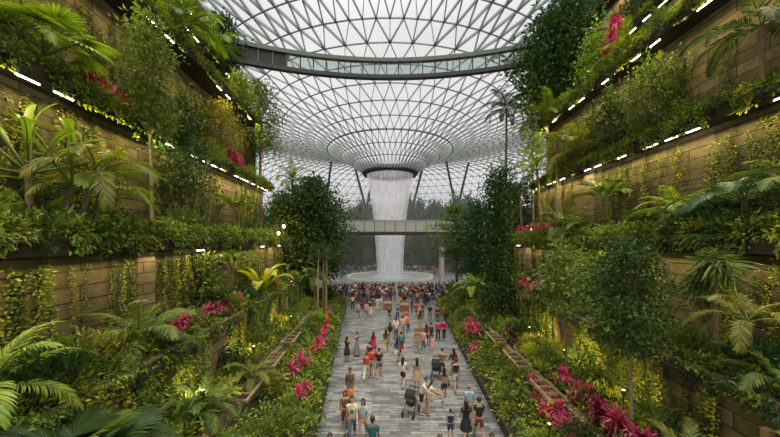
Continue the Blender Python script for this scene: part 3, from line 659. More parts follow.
p = Lp(235, -8.8, LED); plant_palm('fan_palm', 'young palm with a fan of bright upright leaves on lowest left ledge', 'palm', p, 1.7, FR_W, 9, .95, .05, lo=.0, hi=.65)
p = Lp(45, -9.9, L1); plant_palm('yellow_fan_palm', 'yellow-green fan palm at the near end of the second left ledge', 'palm', p, .7, FAN_L, 12, 1.25, .07, lo=-.5, hi=.6, part='fan_leaf')
p = Lp(15, -9.9, L1); plant_palm('feather_palm', 'dense feather-leaved palm above the second left ledge near its lamps', 'palm', p, .9, FR_B, 12, 1.0, .07, lo=-.5, hi=.6)
for i, u in enumerate((90, 98, 106, 113, 122, 128)):
    plant_one('pink_rosette_plant', 'magenta strap-leaved plant at the lip of the second left ledge', 'plant', Lp(u, -9.5, L1 + .15), CORD[i % 3], 1.15, group='magenta plants on the second left ledge')
thing2('bushy_tree', 'broad bushy tree of fine leaves rooted on the second left ledge', 'tree', Lp(221, -9.9, L1), 'bushy_left', 'g_olive', 'bark', 4.2, 1.2, 1.1, 2200, .13, k=24, sd=.25, tr=.06)
thing2('bushy_tree', 'dark drooping bushy tree hanging from second left ledge over the wall', 'tree', Lp(182, -9.7, L1), 'bushy_left_b', 'g_dark', 'bark', 2.2, .2, .7, 1100, .15, k=18, tr=.05)
for i, u in enumerate((231, 234, 238)):
    plant_one('pink_rosette_plant', 'pink strap-leaved plant on the second left ledge by the bushy tree', 'plant', Lp(u, -9.6, L1 + .3), CORD[i % 3], 1.9, group='pink plants by the bushy tree on left ledge')
thing2('airy_tree', 'tall airy tree at the end of the left wall, against the glass dome', 'tree', Lp(260, -10.0, L1 - .3), 'airy_left', 'g_mid', 'bark_pale', 9.2, 3.4, 1.7, 3600, .2, k=30, tr=.13, sd=.26)
p = Lp(185, -10.2, L2); plant_palm('feather_palm', 'bright feather palm arching over the third left ledge', 'palm', p, 1.3, FR_B, 14, 1.5, .09, lo=-.5, hi=.6)
p = Lp(168, -10.2, L2); plant_palm('feather_palm', 'deep green feather palm beside the bright one on third left ledge', 'palm', p, .8, FR_G, 13, 1.35, .08, lo=-.5, hi=.6)
p = Lp(215, -12.9, L3); plant_palm('feather_palm', 'bright palm on the fourth left ledge by the glazed bridge', 'palm', p, 1.0, FR_B, 13, 1.6, .1, lo=-.6, hi=.6)
thing2('bushy_tree', 'blue-tinged bushy tree at the top of the left wall, by the glazed bridge', 'tree', Lp(222, -13.2, L3), 'top_left', 'g_blue', 'bark', 4.6, .8, 1.3, 1700, .28, k=20, tr=.09)
thing2('bushy_tree', 'leafy tree overhanging the third left ledge under the glazed bridge', 'tree', Lp(240, -10.0, L2 - .1), 'under_bridge_left', 'g_bright', 'bark', 2.4, .3, .7, 900, .22, k=16, tr=.07)
# beyond the left wall
p = Lp(290, -9.4, 3.0); plant_palm('tall_palm', 'tall palm with a crown of stiff fronds beyond the end of the left wall', 'palm', p, 11.6, FR_B, 15, 1.5, .15, (.3, 0), lo=-.5, hi=.9)
thing2('dense_tree', 'big dense dark tree with a rounded crown at the end of the left bank', 'tree', (-8.3, 32.5, 1.2), 'dense_left', 'g_dark', 'bark', 13.2, 3.2, 2.9, 9000, .32, k=46, tr=.2, shape='oval')
thing2('dense_tree', 'dark tree behind the big dense one, nearer the footbridge on the left', 'tree', (-9.6, 37.5, 2.2), 'dense_left_b', 'g_dark', 'bark', 11.0, 2.5, 3.0, 5500, .36, k=34, tr=.2)
thing2('dense_tree', 'tall mid-green tree between the left wall end and the dark trees', 'tree', (-10.6, 31, 2.8), 'dense_left_c', 'g_mid', 'bark', 9.6, 1.5, 2.4, 5000, .3, k=30, tr=.16)
p = (-6.9, 27.5, 1.1); plant_palm('drooping_palm', 'small palm with drooping fronds at the foot of the big dark tree', 'palm', p, 3.7, FR_G, 12, 1.15, .09, lo=-1.0, hi=.3)
for i, (x, y) in enumerate(((-6.2, 25.6), (-5.7, 26.6), (-6.5, 29))):
    b = MB(); b.tube([(0, 0, -.3), (.05, 0, 3), (.1, .05, 6.2)], [.10, .09, .07], 9); tk = tag(empty('thin_tree', (x, y, 1.0)), ['thin bare-stemmed young tree by the left path edge before the dark tree', 'thin pole-like young tree beside the drooping palm', 'thin young tree behind the drooping palm by the left path'][i], 'tree'); b.build('trunk', 'bark_pale', tk, True)
    cr = MB(); [clump(cr, (U(-.3, .5), U(-.4, .4), 5.6 + U(-.6, .7)), .5, .4, 60, .2, 0) for _ in range(8)]; cr.build('crown', 'g_dark', tk)
# left terrace
p = Lp(232, -7.4, TER); plant_palm('young_palm', 'young palm with three spreading fronds on the left terrace', 'palm', p, 2.1, FR_W, 8, 1.0, .06, lo=-.2, hi=.5)
p = Lp(262, -7.1, TER); plant_palm('broad_leaf_plant', 'yellow-green plant with huge drooping leaves on the left terrace', 'plant', p, .5, PAD_L, 8, 1.25, .09, lo=-.35, hi=.1, part='leaf')
p = Lp(140, -7.2, TER); plant_palm('feather_palm', 'wide feather palm with fine fronds on the left terrace by the pilaster', 'palm', p, .5, FR_G, 14, 1.12, .07, lo=-.45, hi=.7)
p = Lp(296, -7.5, TER); plant_palm('feather_palm', 'olive feather palm beside the lamp post on the left terrace', 'palm', p, 1.0, FR_L, 12, 1.2, .08, lo=-.5, hi=.6)
p = Lp(-8, -7.2, TER); plant_palm('feather_palm', 'lime feather palm at the near end of the left terrace', 'palm', p, .8, FR_B, 11, .85, .06, lo=-.5, hi=.6)
thing2('leafy_bush', 'tall leafy bush against the lower left wall, beyond the pilaster', 'bush', Lp(205, -7.9, TER), 'bush_left', 'g_mid', 'bark', 2.8, .3, .6, 1300, .17, k=14, tr=.04)
for i, u in enumerate((168, 175, 182, 190, 197, 204, 212, 220, 228, 240, 250, 280, 285)):
    plant_one('pink_rosette_plant', 'magenta strap-leaved plant in the row along the left terrace edge', 'plant', Lp(u + U(-4, 4), -6.8 + U(-.2, .1), TER + .4), CORD[i % 3], U(.85, 1.1), group='magenta plants along the left terrace')
for i, u in enumerate((164, 172, 186, 194, 208, 216, 226, 236, 246, 270)):
    plant_one('maroon_rosette_plant', 'dark maroon strap-leaved plant among the magenta ones on left terrace', 'plant', Lp(u + U(-2, 2), -6.95 + U(-.1, .1), TER + .3), MARO[i % 2], U(1.0, 1.3), group='maroon plants along the left terrace')
# left bed and bank
p = Lp(66, -5.75, BED); plant_palm('fan_palm', 'large dark fan palm with long pleated leaves in the left bed', 'palm', p, 1.0, FAN_D, 17, 1.15, .1, lo=-.45, hi=.75, part='fan_leaf')
p = Lp(110, -5.7, BED); plant_palm('fan_palm', 'olive fan palm tucked behind the large dark one in left bed', 'palm', p, .9, FAN_D, 10, .85, .07, lo=-.2, hi=.7, part='fan_leaf')
p = Lp(200, -5.6, BED); plant_palm('ferny_palm', 'low spreading palm of narrow fronds in the left bed', 'palm', p, .35, FR_G, 15, .85, .07, lo=-.35, hi=.7)
p = Lp(252, -5.0, 1.9); plant_palm('ferny_palm', 'olive low palm by the wooden frame on the left bank', 'palm', p, .4, FR_L, 13, .75, .06, lo=-.45, hi=.6)
p = Lp(150, -5.6, BED); plant_one('fern', 'lime fern below the left terrace wall beside the large fan palm', 'fern', p, FERN['g_lime'][0], 1.3)
p = Lp(222, -5.5, BED); plant_one('fern', 'lamp-lit lime fern by the wooden frame in left bed', 'fern', p, FERN['g_lime'][1], 1.0)

# ---- right side
p = Rp(763, 12.1, R1); plant_palm('arching_palm', 'dark arching palm on a smooth trunk on the second right ledge', 'palm', p, 2.3, FR_D, 12, 1.15, .08, (-.05, 0), bark='bark_pale', lo=-.75, hi=.25)
thing2('bushy_tree', 'wide bushy shrub-like tree on the second right ledge, over the lit wall', 'tree', Rp(652, 12.0, R1), 'bushy_right', 'g_mid', 'bark', 3.6, .5, 1.0, 2000, .14, k=22, tr=.06)
thing2('bushy_tree', 'dark bushy tree on second right ledge beyond the wide one, towards the glazed bridge', 'tree', Rp(610, 12.1, R1), 'bushy_right_b', 'g_dark', 'bark', 3.4, .5, .8, 1300, .18, k=18, tr=.06)
p = Rp(603, 11.1, LED); plant_palm('fan_palm', 'young palm with arching fronds before the pale pilaster on lowest right ledge', 'palm', p, 2.1, FR_W, 10, 1.1, .06, lo=-.3, hi=.55)
p = Rp(678, 11.2, LED); plant_palm('feather_palm', 'bright feather palm with drooping fronds on the lowest right ledge', 'palm', p, 1.0, FR_B, 13, .95, .07, lo=-.5, hi=.6)
p = Rp(745, 11.0, LED); plant_palm('tree_fern', 'blue-green tree fern with flat fronds at the near end of lowest right ledge', 'fern', p, 1.25, FR_BL, 13, 1.15, .09, lo=-.35, hi=.3)
p = Rp(705, 11.2, LED); plant_palm('tree_fern', 'dark tree fern between the feather palm and the blue-green one on right ledge', 'fern', p, .8, FR_D, 12, .95, .08, lo=-.4, hi=.35)
p = Rp(790, 10.9, LED); plant_palm('tree_fern', 'yellow-tipped tree fern at the picture edge on lowest right ledge', 'fern', p, 1.5, FR_G, 10, .9, .08, lo=-.4, hi=.3)
p = Rp(541, 11.1, LED); plant_palm('tall_palm', 'taller of two slim palms side by side at the end of the right ledge', 'palm', p, 5.4, FR_B, 14, 1.3, .1, (-.3, 0), lo=-.6, hi=.7)
p = Rp(556, 11.0, LED); plant_palm('tall_palm', 'palm with a straight trunk behind the two slim palms on right ledge', 'palm', p, 6.6, FR_G, 12, 1.1, .09, (.1, 0), lo=-.6, hi=.7)
p = Rp(522, 10.8, LED - .4); plant_palm('tall_palm', 'shorter of two slim palms side by side at the end of the right ledge', 'palm', p, 4.4, FR_D, 13, 1.35, .1, (-.2, 0), lo=-.6, hi=.6)
p = Rp(560, 10.7, LED); plant_palm('feather_palm', 'spreading deep green palm over the right ledge edge, by the pink flowers', 'palm', p, .6, FR_G, 16, 1.35, .1, lo=-.6, hi=.7)
p = Rp(585, 10.6, LED); plant_palm('feather_palm', 'broad deep green palm next to the young palm on right ledge', 'palm', p, .5, FR_G, 13, 1.0, .08, lo=-.6, hi=.7)
for i, u in enumerate((519, 523, 528, 533, 538, 545, 549)):
    plant_one('pink_rosette_plant', 'pink strap-leaved plant at the far end of the lowest right ledge', 'plant', Rp(u, 10.5, LED + .35), CORD[i % 3], U(1.3, 1.7), group='pink plants at the far end of the right ledge')
p = Rp(577, 11.9, R1); plant_palm('bright_palm', 'yellow-olive palm at the end of the second right ledge', 'palm', p, .9, FR_L, 14, 1.6, .1, lo=-.5, hi=.8)
p = Rp(547, 12.3, R2 - 1); plant_palm('bright_palm', 'pale green palm hanging below the glazed bridge at the right wall end', 'palm', p, 1.0, FR_B, 13, 1.8, .12, lo=-.7, hi=.6)
thing2('dense_tree', 'dark tree in front of the right end of the glazed bridge', 'tree', Rp(552, 13.3, R2), 'dark_bridge', 'g_dark', 'bark', 9.4, 2.2, 2.5, 5200, .34, k=30, tr=.18)
thing2('dense_tree', 'blue-green tree crowding the top of the right wall over the bridge end', 'tree', Rp(572, 15.6, R3), 'blue_bridge', 'g_blue', 'bark', 8.0, .8, 2.4, 3600, .36, k=24, tr=.16)
thing2('bushy_tree', 'bright leafy tree on the third right ledge below the bridge', 'tree', Rp(600, 12.9, R2), 'third_right', 'g_bright', 'bark', 3.4, .5, 1.0, 1500, .18, k=18, tr=.08)
p = Rp(628, 13.0, R2); plant_palm('feather_palm', 'bright palm on the third right ledge by the pink plants', 'palm', p, .7, FR_B, 13, 1.2, .09, lo=-.5, hi=.6)
for i, u in enumerate((606, 611, 616)):
    plant_one('pink_rosette_plant', 'red-pink plant high on the third right ledge', 'plant', Rp(u, 12.5, R2 + 1.0 + .6*i), CORD[i % 3], 1.7, group='red-pink plants on the third right ledge')
p = (10.2, 26.5, 2.2); plant_palm('tall_palm', 'very tall thin-trunked palm standing clear against the glass dome', 'palm', p, 17.3, FR_D, 15, 1.25, .11, (.1, 0), bark='bark', lo=-.7, hi=.7)
thing2('thin_tree', 'thin bamboo-like tree with sparse light leaves before the right wall end', 'tree', (12.4, 26.2, 3.0), 'thin_right', 'g_bright', 'bark_pale', 21.0, 11.5, 1.2, 1500, .26, k=20, tr=.09, shape='column', sd=.25)
thing2('column_tree', 'tall narrow column of dark leaves standing on the right bank', 'tree', (7.75, 21.6, .9), 'column_right', 'g_dark', 'bark', 12.2, .6, .98, 7600, .2, k=44, tr=.12, shape='column', sd=.34)
thing2('layered_tree', 'tree with flat layered branches in front of the footbridge end', 'tree', (8.5, 38.2, 1.3), 'layered', 'g_mid', 'bark', 10.6, 5.0, 2.9, 5200, .26, k=48, tr=.2, shape='layer', sd=.42)
thing2('dense_tree', 'dark tree between the layered tree and the tall narrow one', 'tree', (10.2, 33.5, 2.0), 'between_right', 'g_blue', 'bark', 9.8, 1.0, 2.3, 4600, .3, k=30, tr=.16)
thing2('dense_tree', 'rounded dark tree at the end of the right bank behind the thin palm', 'tree', (12.8, 31, 4.0), 'end_right', 'g_dark', 'bark', 9.5, .8, 2.5, 4600, .32, k=30, tr=.18)
p = (7.9, 28.5, 1.2); plant_palm('feather_palm', 'palm with wide flat fronds on the right bank before the layered tree', 'palm', p, 2.2, FR_B, 14, 1.35, .12, lo=-.5, hi=.6)
for i, (u, x0) in enumerate(((466, 5.3), (469, 5.1), (473, 5.2), (477, 5.2), (470, 4.9), (475, 4.8))):
    plant_one('pink_rosette_plant', 'pink strap-leaved plant on the right bank below the narrow dark tree', 'plant', Rp(u, x0, .9 + .25*i % 1.2), CORD[i % 3], U(1.3, 1.6), group='pink plants below the narrow dark tree')
# right terrace
p = Rp(700, 9.0, TER); plant_palm('strap_leaf_tree', 'strap-leaved tree with two tufted heads on the right terrace', 'tree', p, 2.2, [*PAND], 6, 1.0, .05, (.1, .1), bark='bark_pale', lo=-.9, hi=1.2, part='leaf_head')
p = Rp(716, 8.95, TER); plant_palm('strap_leaf_tree', 'taller strap-leaved tree with mop heads beside the two-headed one', 'tree', p, 2.9, [*PAND], 6, 1.05, .05, (.1, .1), bark='bark_pale', lo=-.9, hi=1.2, part='leaf_head')
p = Rp(752, 8.9, TER); plant_palm('feather_palm', 'palm with olive fronds under the lowest right ledge', 'palm', p, 1.6, FR_L, 11, .85, .06, (-.1, 0), lo=-.6, hi=.4)
p = Rp(560, 9.0, TER); plant_palm('feather_palm', 'bushy dark palm on the right terrace under the ledge', 'palm', p, 1.0, FR_D, 13, 1.15, .08, lo=-.5, hi=.6)
for i, u in enumerate((524, 529, 534, 538)):
    plant_one('pink_rosette_plant', 'bright pink plant on the right terrace beside the dark palm', 'plant', Rp(u, 8.5, TER + .35), CORD[i % 3], U(1.2, 1.5), group='bright pink plants on the right terrace')
thing2('leafy_bush', 'tall leafy bush against the lower right wall', 'bush', Rp(598, 9.8, TER), 'bush_right', 'g_mid', 'bark', 3.0, .3, .8, 1600, .18, k=16, tr=.05)
# right bed and bank
thing2('slender_tree', 'slender tree with fine leaves and a bare stem in the right bed', 'tree', Rp(632, 6.9, BED), 'slender_right', 'g_dark', 'bark_pale', 5.7, 2.7, .9, 3200, .125, k=30, sd=.22, tr=.05, shape='oval')
thing2('thin_tree', 'thin stemmed young tree in right bed, nearer the plaza than the slender one', 'tree', Rp(567, 6.6, BED), 'thin_bed_right', 'g_mid', 'bark', 5.6, 3.4, .7, 1000, .16, k=14, tr=.045)
p = Rp(690, 6.9, BED); plant_palm('ferny_palm', 'low palm with stiff olive fronds in the right bed', 'palm', p, .5, FR_L, 13, .75, .07, lo=-.4, hi=.7)
p = Rp(752, 7.2, BED); plant_palm('ferny_palm', 'low deep green palm near the timber post at the corner of the right bed', 'palm', p, .6, FR_G, 13, .8, .07, lo=-.4, hi=.6)
p = Rp(775, 8.7, TER); plant_palm('ferny_palm', 'low palm with pointed leaflets at the near end of the right terrace', 'palm', p, .4, FR_G, 12, .7, .06, lo=-.4, hi=.5)
for i, (u, x0, z) in enumerate(((533, 5.75, 1.6), (540, 5.7, 1.6), (546, 5.75, 1.6), (552, 5.7, 1.55), (558, 5.75, 1.6), (563, 5.65, 1.5), (571, 5.7, 1.5), (580, 5.7, 1.5), (545, 5.4, 1.4), (560, 5.45, 1.4), (573, 5.4, 1.4), (588, 5.6, 1.4))):
    plant_one('pink_rosette_plant', 'pale and deep pink plant along the low right wall by the wooden frame', 'plant', Rp(u, x0, z), CORD[i % 3], U(.95, 1.25), group='pink plants along the low right wall')
for i, (u, x0) in enumerate(((562, 6.6), (570, 6.5), (578, 6.5), (587, 6.6), (595, 6.45), (604, 6.5), (612, 6.45), (622, 6.5), (632, 6.5), (645, 6.5))):
    plant_one('pink_rosette_plant', 'magenta plant with long strappy leaves inside the right bed', 'plant', Rp(u + U(-2, 2), x0, BED + .25), CORD[i % 3], U(.95, 1.25), group='magenta plants inside the right bed')
for i, u in enumerate((507, 511, 516, 601, 620, 640)):
    plant_one('maroon_rosette_plant', 'dark maroon strap-leaved plant along the low right wall', 'plant', Rp(u, 6.35, BED + .15), MARO[i % 2], U(1.1, 1.5), group='maroon plants along the low right wall')
for i, (u, v) in enumerate(((322, 345), (318, 352), (325, 335), (327, 328), (315, 338), (300, 372), (292, 380), (328, 316))):
    y = 300*6.8/(v - 240.); plant_one('red_rosette_plant', 'pink or orange-red bromeliad on the left bank by the path', 'plant', ((u - 390)/300*y, y, 1.25), (CORD + REDO)[i % 5], U(1.4, 1.8), group='red bromeliads on the left bank')
for i, (u, v) in enumerate(((268, 396), (262, 404), (272, 402), (300, 402), (306, 395))):
    y = 300*6.9/(v - 240.); plant_one('pink_rosette_plant', 'pink plant on the left bank below the wooden frame', 'plant', ((u - 390)/300*y, y, 1.15), CORD[i % 3], U(.9, 1.2), group='pink plants on the left bank')

# ---- shrubs that fill the beds: one of each look, copied
def fill(n, pos, looks, group_fmt, lo, hi, grow=1.0):
    for i in range(n):
        k = looks[int(R.integers(len(looks)))]; ms = SHR[k][int(R.integers(len(SHR[k])))]; p, tn = pos(), group_fmt
        plant_one('shrub', '%s %s' % (LOOK[k], tn), 'shrub', p, ms[0], U(lo, hi)*grow, group='%s %s' % (LOOK[k], tn), stem=ms[1])
for sd, S in SIDES.items():
    s, f = S['s'], S['f']
    def bank(S=S, s=s, f=f):
        y = 5 + 22*random.random()**.8; a, c = S['kerb'](y) + .55*s, f(S['low'], y) - .3*s; t = random.random(); return (a*(1-t) + c*t, y, .38 + 1.1*t)
    def bed(S=S, s=s, f=f):
        y = 4 + 22*random.random()**.8; t = U(.25, .85); return (f(S['low'], y)*(1-t) + f(S['mid'], y)*t, y, 2.08)
    def terrace(S=S, s=s, f=f):
        y = 4.5 + 22*random.random()**.9; t = U(.2, .8); return (f(S['mid'], y)*(1-t) + f(S['lower'], y)*t, y, 4.34)
    def low_led(S=S, s=s, f=f):
        y = 5.5 + 21*random.random()**.9; t = U(.2, .8); return (f(S['ledge'], y)*(1-t) + f(S['up'], y)*t, y, 8.0)
    def far_bank(S=S, s=s):
        y = U(28, 38); t = random.random()**1.4; return (S['kerb'](y) + s*(.6 + 11*t), y, .4 + (1.3*t*11/4 if t*11 < 4 else 1.3 + (t*11 - 4)*.53))
    fill(34, bank, ['mid', 'bright', 'bright', 'dark', 'mid', 'strap', 'olive'], 'on the bank beside the path, %s side' % sd, .5, .95)
    fill(26, bed, ['mid', 'bright', 'lime', 'lime', 'dark', 'olive', 'strap'], 'in the bed behind the low %s wall' % sd, .65, 1.15)
    fill(20, terrace, ['mid', 'dark', 'dark', 'bright', 'strap', 'blue', 'olive'], 'on the terrace under the lower %s wall' % sd, .7, 1.2)
    fill(18, low_led, ['mid', 'dark', 'dark', 'strap', 'blue', 'bright'], 'on the lowest ledge of the %s wall' % sd, .7, 1.25)
    fill(16, far_bank, ['mid', 'dark', 'dark', 'blue', 'bright', 'strap'], 'on the bank beyond the %s wall' % sd, 1.1, 1.9)
    for (e, z, wx, y1), nm in zip(S['led'], ord_):
        def on(e=e, z=z, y1=y1, f=f, s=s):
            y = 6 + (y1 - 6.5)*random.random()**.9; return (f(e + s*U(.3, .9), y), y, z)
        fill(10 if nm in ord_[:2] else 5, on, ['mid', 'bright', 'dark', 'mid', 'olive', 'strap'], 'on the %s ledge of the %s wall' % (nm, sd), .7, 1.3, 1.0 if nm in ord_[:2] else 1.25)
    for i in range(18):
        p = low_led() if i % 2 else bank(); c = ['g_mid', 'g_bright', 'g_dark'][i % 3]; cn = {'g_mid': 'mid green', 'g_bright': 'bright green', 'g_dark': 'dark green'}[c]
        w = 'on the lowest ledge of the %s wall' % sd if i % 2 else 'on the bank by the path, %s side' % sd
        plant_one('fern', '%s fern %s' % (cn, w), 'fern', p, FERN[c][i % 2], U(.8, 1.1), group='%s fern %s' % (cn, w))

# ---- terraces and trees round the back of the plaza
tb = MB(); a0, a1 = -.35, PI + .35
tb.lathe([(19.5, -.2), (19.5, .9), (23, 1.0), (23, 3.2), (27.5, 3.4), (27.5, 6.0), (33, 6.3), (33, 9.0), (41, 9.6), (50, 10.5), (50, -.2)], 72, (0, 63, 0), 0, a0, a1)
struct(tb.build('ground_far_terraces', 'soil'))
RB = [(20.5, 1.0), (24.5, 3.3), (29.5, 6.2), (36, 9.3)]
mb = MB()
for i in range(800):
    a = U(a0 + .05, a1 - .05); k = int(R.integers(4)); r0, z0 = RB[k]; r = r0 + U(-.8, 2.2 if k < 3 else 8)
    clump(mb, (r*math.cos(a), 63 + r*math.sin(a), z0), U(.7, 1.3), U(.8, 1.9), 36, .42, int(R.choice(6, p=[.36, .3, .08, .02, .08, .16])))
tag(mb.build('undergrowth', LEAFM), 'hazy planting on the terraces behind the waterfall', None, None, 'stuff')
FT = [tree_meshes('far_tree_%d' % i, m, 'bark', 7.5, 1.2, r, n, .5, k=20, tr=.16, shape=sh) for i, (m, r, n, sh) in enumerate((('g_dark', 1.9, 1400, 'oval'), ('g_blue', 1.6, 1300, 'column'), ('g_mid', 2.0, 1400, 'oval'), ('g_olive', 2.4, 1300, 'layer')))]
FN = ['dark round tree', 'blue-green upright tree', 'mid green round tree', 'olive flat-topped tree']
for i in range(110):
    k = int(R.integers(1, 4)) if i < 70 else int(R.integers(0, 2)); r0, z0 = RB[k]; a = a0 + .1 + (a1 - a0 - .2)*((i*.618) % 1); r = r0 + U(-.3, 1.8 if k < 3 else 7); j = int(R.integers(4)); sc = U(.65, 1.1)
    if k < 1: sc *= .6
    plant_two('far_tree', '%s on the planted terraces behind the waterfall' % FN[j], 'tree', (r*math.cos(a), 63 + r*math.sin(a), z0), FT[j], scale=sc, group='%ss on the terraces behind the waterfall' % FN[j])

for i in range(26):
    a = (.18 + .95*((i*.618) % 1)) if i % 2 else PI - (.18 + .95*((i*.618) % 1)); r = (21, 25.5)[i % 3 == 0]; j = (0, 1, 2, 0)[i % 4]
    plant_two('far_tree', 'tall %s beside the waterfall plaza, beyond the footbridge' % FN[j], 'tree', (r*math.cos(a), 63 + r*math.sin(a), .9 if r < 22 else 3.2), FT[j], scale=(1.25, 1.25, U(1.5, 2.0)), group='tall %ss beside the waterfall plaza' % FN[j])
for i in range(14):
    a = PI/2 + (i - 6.5)*.13; j = (0, 1, 2)[i % 3]
    plant_two('far_tree', 'large %s straight behind the waterfall' % FN[j], 'tree', (28.5*math.cos(a), 63 + 28.5*math.sin(a), 5.9), FT[j], scale=(1.3, 1.3, U(1.4, 1.9)), group='large %ss straight behind the waterfall' % FN[j])
# ---- lamp post, wooden frames, wall caps
p = Lp(281, -7.4, TER); lp = tag(empty('lamp_post', p), 'thin dark lamp post with warm lanterns on the left terrace', 'lamp')
b = MB(); b.tube([(0, 0, -.1), (0, 0, 5.1)], [.06, .045], 10); b.build('post', 'dark_metal', lp)
for dx, z in ((.22, 4.75), (-.2, 4.2)):
    b = MB(); b.beam((0, 0, z + .12), (dx, 0, z + .12), .03, .03); b.build('arm', 'dark_metal', lp)
    b = MB(); b.lathe([(.01, .12), (.09, .1), (.1, -.1), (.01, -.14)], 12, (dx, 0, z)); b.build('lantern', 'warm_light', lp, True)
for sd, S in SIDES.items():
    s, f = S['s'], S['f']
    for x0, z, nm in ((S['mid'], 4.44, 'terrace'), (S['low'], 2.05, 'low')):
        b = MB(); b.beam((f(x0 + .1*s, 2.5), 2.5, z), (f(x0 + .1*s, Y1), Y1, z), .26, .07); struct(b.build('trim_cap_%s_%s' % (sd, nm), 'rail'))
    k = 0
    for y in (8.6, 10.3, 12.2, 14.2, 16.4, 18.8):
        b = MB(); b.box((0, 0, 0), (.12, 1.0, .09)); b.box((0, .45, -.1), (.05, .05, .12)); b.box((0, -.45, -.1), (.05, .05, .12)); o = b.build('light_trough', 'dark_metal'); o.location = (f(S['mid'] - .16*s, y), y, 4.25); o.rotation_euler = (0, 0, -math.atan(SL if s < 0 else SR))
        tag(o, 'dark metal trough hung along the terrace wall of the %s beds' % sd, 'trough', 'troughs along the %s terrace wall' % sd)
    for y, L in ((11.6, 1.7), (14.6, 1.9), (17.9, 2.0)):
        t = tag(empty('wooden_frame', (f(S['low'] - .25*s, y), y, 2.2), -math.atan(SL if s < 0 else SR)), ['ladder-like wooden frame on the low %s wall, %s of three' % (sd, w) for w in ('the one by the pink plants', 'the middle one', 'the one towards the plaza')][[11.6, 14.6, 17.9].index(y)], 'frame')
        for dx in (-.3, .3):
            b = MB(); b.box((dx, 0, 0), (.09, L, .10)); b.build('rail', 'rail', t)
        for q in (-.45, -.15, .15, .45):
            b = MB(); b.box((0, q*L, -.01), (.52, .07, .06)); b.build('rung', 'timber', t)
b = MB(); b.box((0, 0, -.9), (.16, .16, 2.6)); o = b.build('timber_post', 'timber', None, False, Rp(768, 8.0, 3.5)); tag(o, 'square timber post at the near corner of the right terrace', 'post')
b = MB(); b.box((0, 0, -.7), (.42, .5, 2.6)); o = b.build('trim_pier', 'concrete', None, False, Lp(284, -6.5, 3.2)); struct(o)

# ---- warm garden lamps among the plants
def garden_lamp(loc, e, label, aim=(0, 0, 1), col=(1, .76, .26), size=1.5):
    t = tag(empty('garden_lamp', loc), label, 'lamp'); b = MB(); b.lathe([(.01, -.3), (.02, -.3), (.02, -.05), (.06, -.05), (.07, .1), (.01, .1)], 12); b.build('housing', 'dark_metal', t, True)
    b = MB(); b.lathe([(.055, .101), (.03, .115), (.001, .12)], 12); b.build('lens', 'lens_light', t, True)
    l = bpy.data.lights.new('garden_lamp_light', 'SPOT'); l.energy = e; l.color = col; l.spot_size = size; l.spot_blend = .7; l.shadow_soft_size = .06
    o = bpy.data.objects.new('garden_lamp_light', l); COL.objects.link(o); o.location = Vector(loc) + Vector((0, 0, .16)); o.rotation_euler = Vector(aim).to_track_quat('-Z', 'Y').to_euler()
for p, e, lb, aim in (
    ((-5.75, 9.2, 3.3), 182, 'garden lamp under the terrace wall in the left bed, by the lime fern', (-.5, .3, -.25)),
    ((-5.9, 13.0, 3.3), 182, 'garden lamp in the left bed behind the wooden frame', (-.5, .4, -.25)),
    ((-6.1, 18.5, 3.2), 224, 'garden lamp in the left bed below the lamp post', (-.5, .3, -.1)),
    ((-4.3, 8.9, 1.5), 84, 'garden lamp low on the left bank beside pink plants', (0, .6, .3)),
    ((-6.9, 21.0, 5.0), 210, 'garden lamp on the left terrace by the huge-leaved plant', (-.4, .3, .5)),
    ((-8.7, 24.5, 8.5), 224, 'garden lamp at the end of the lowest left ledge', (-.3, .2, 1)),
    ((7.0, 12.0, 3.5), 224, 'garden lamp in the right bed behind the wooden frame', (.5, .3, -.25)),
    ((7.2, 15.5, 3.4), 266, 'garden lamp in the right bed by the thin young tree', (.5, .3, -.2)),
    ((7.0, 9.0, 3.4), 154, 'garden lamp in the right bed beside the slender tree', (.5, .5, -.2)),
    ((8.8, 18.0, 5.0), 266, 'garden lamp on the right terrace by bright pink plants', (.5, .3, .5)),
    ((10.6, 22.5, 8.6), 224, 'garden lamp at the end of the lowest right ledge', (.3, .1, 1)),
    ((5.2, 9.8, 1.9), 91, 'garden lamp on the right bank beside the pink plants', (.1, .5, .2))):
    garden_lamp(p, e, lb, aim)
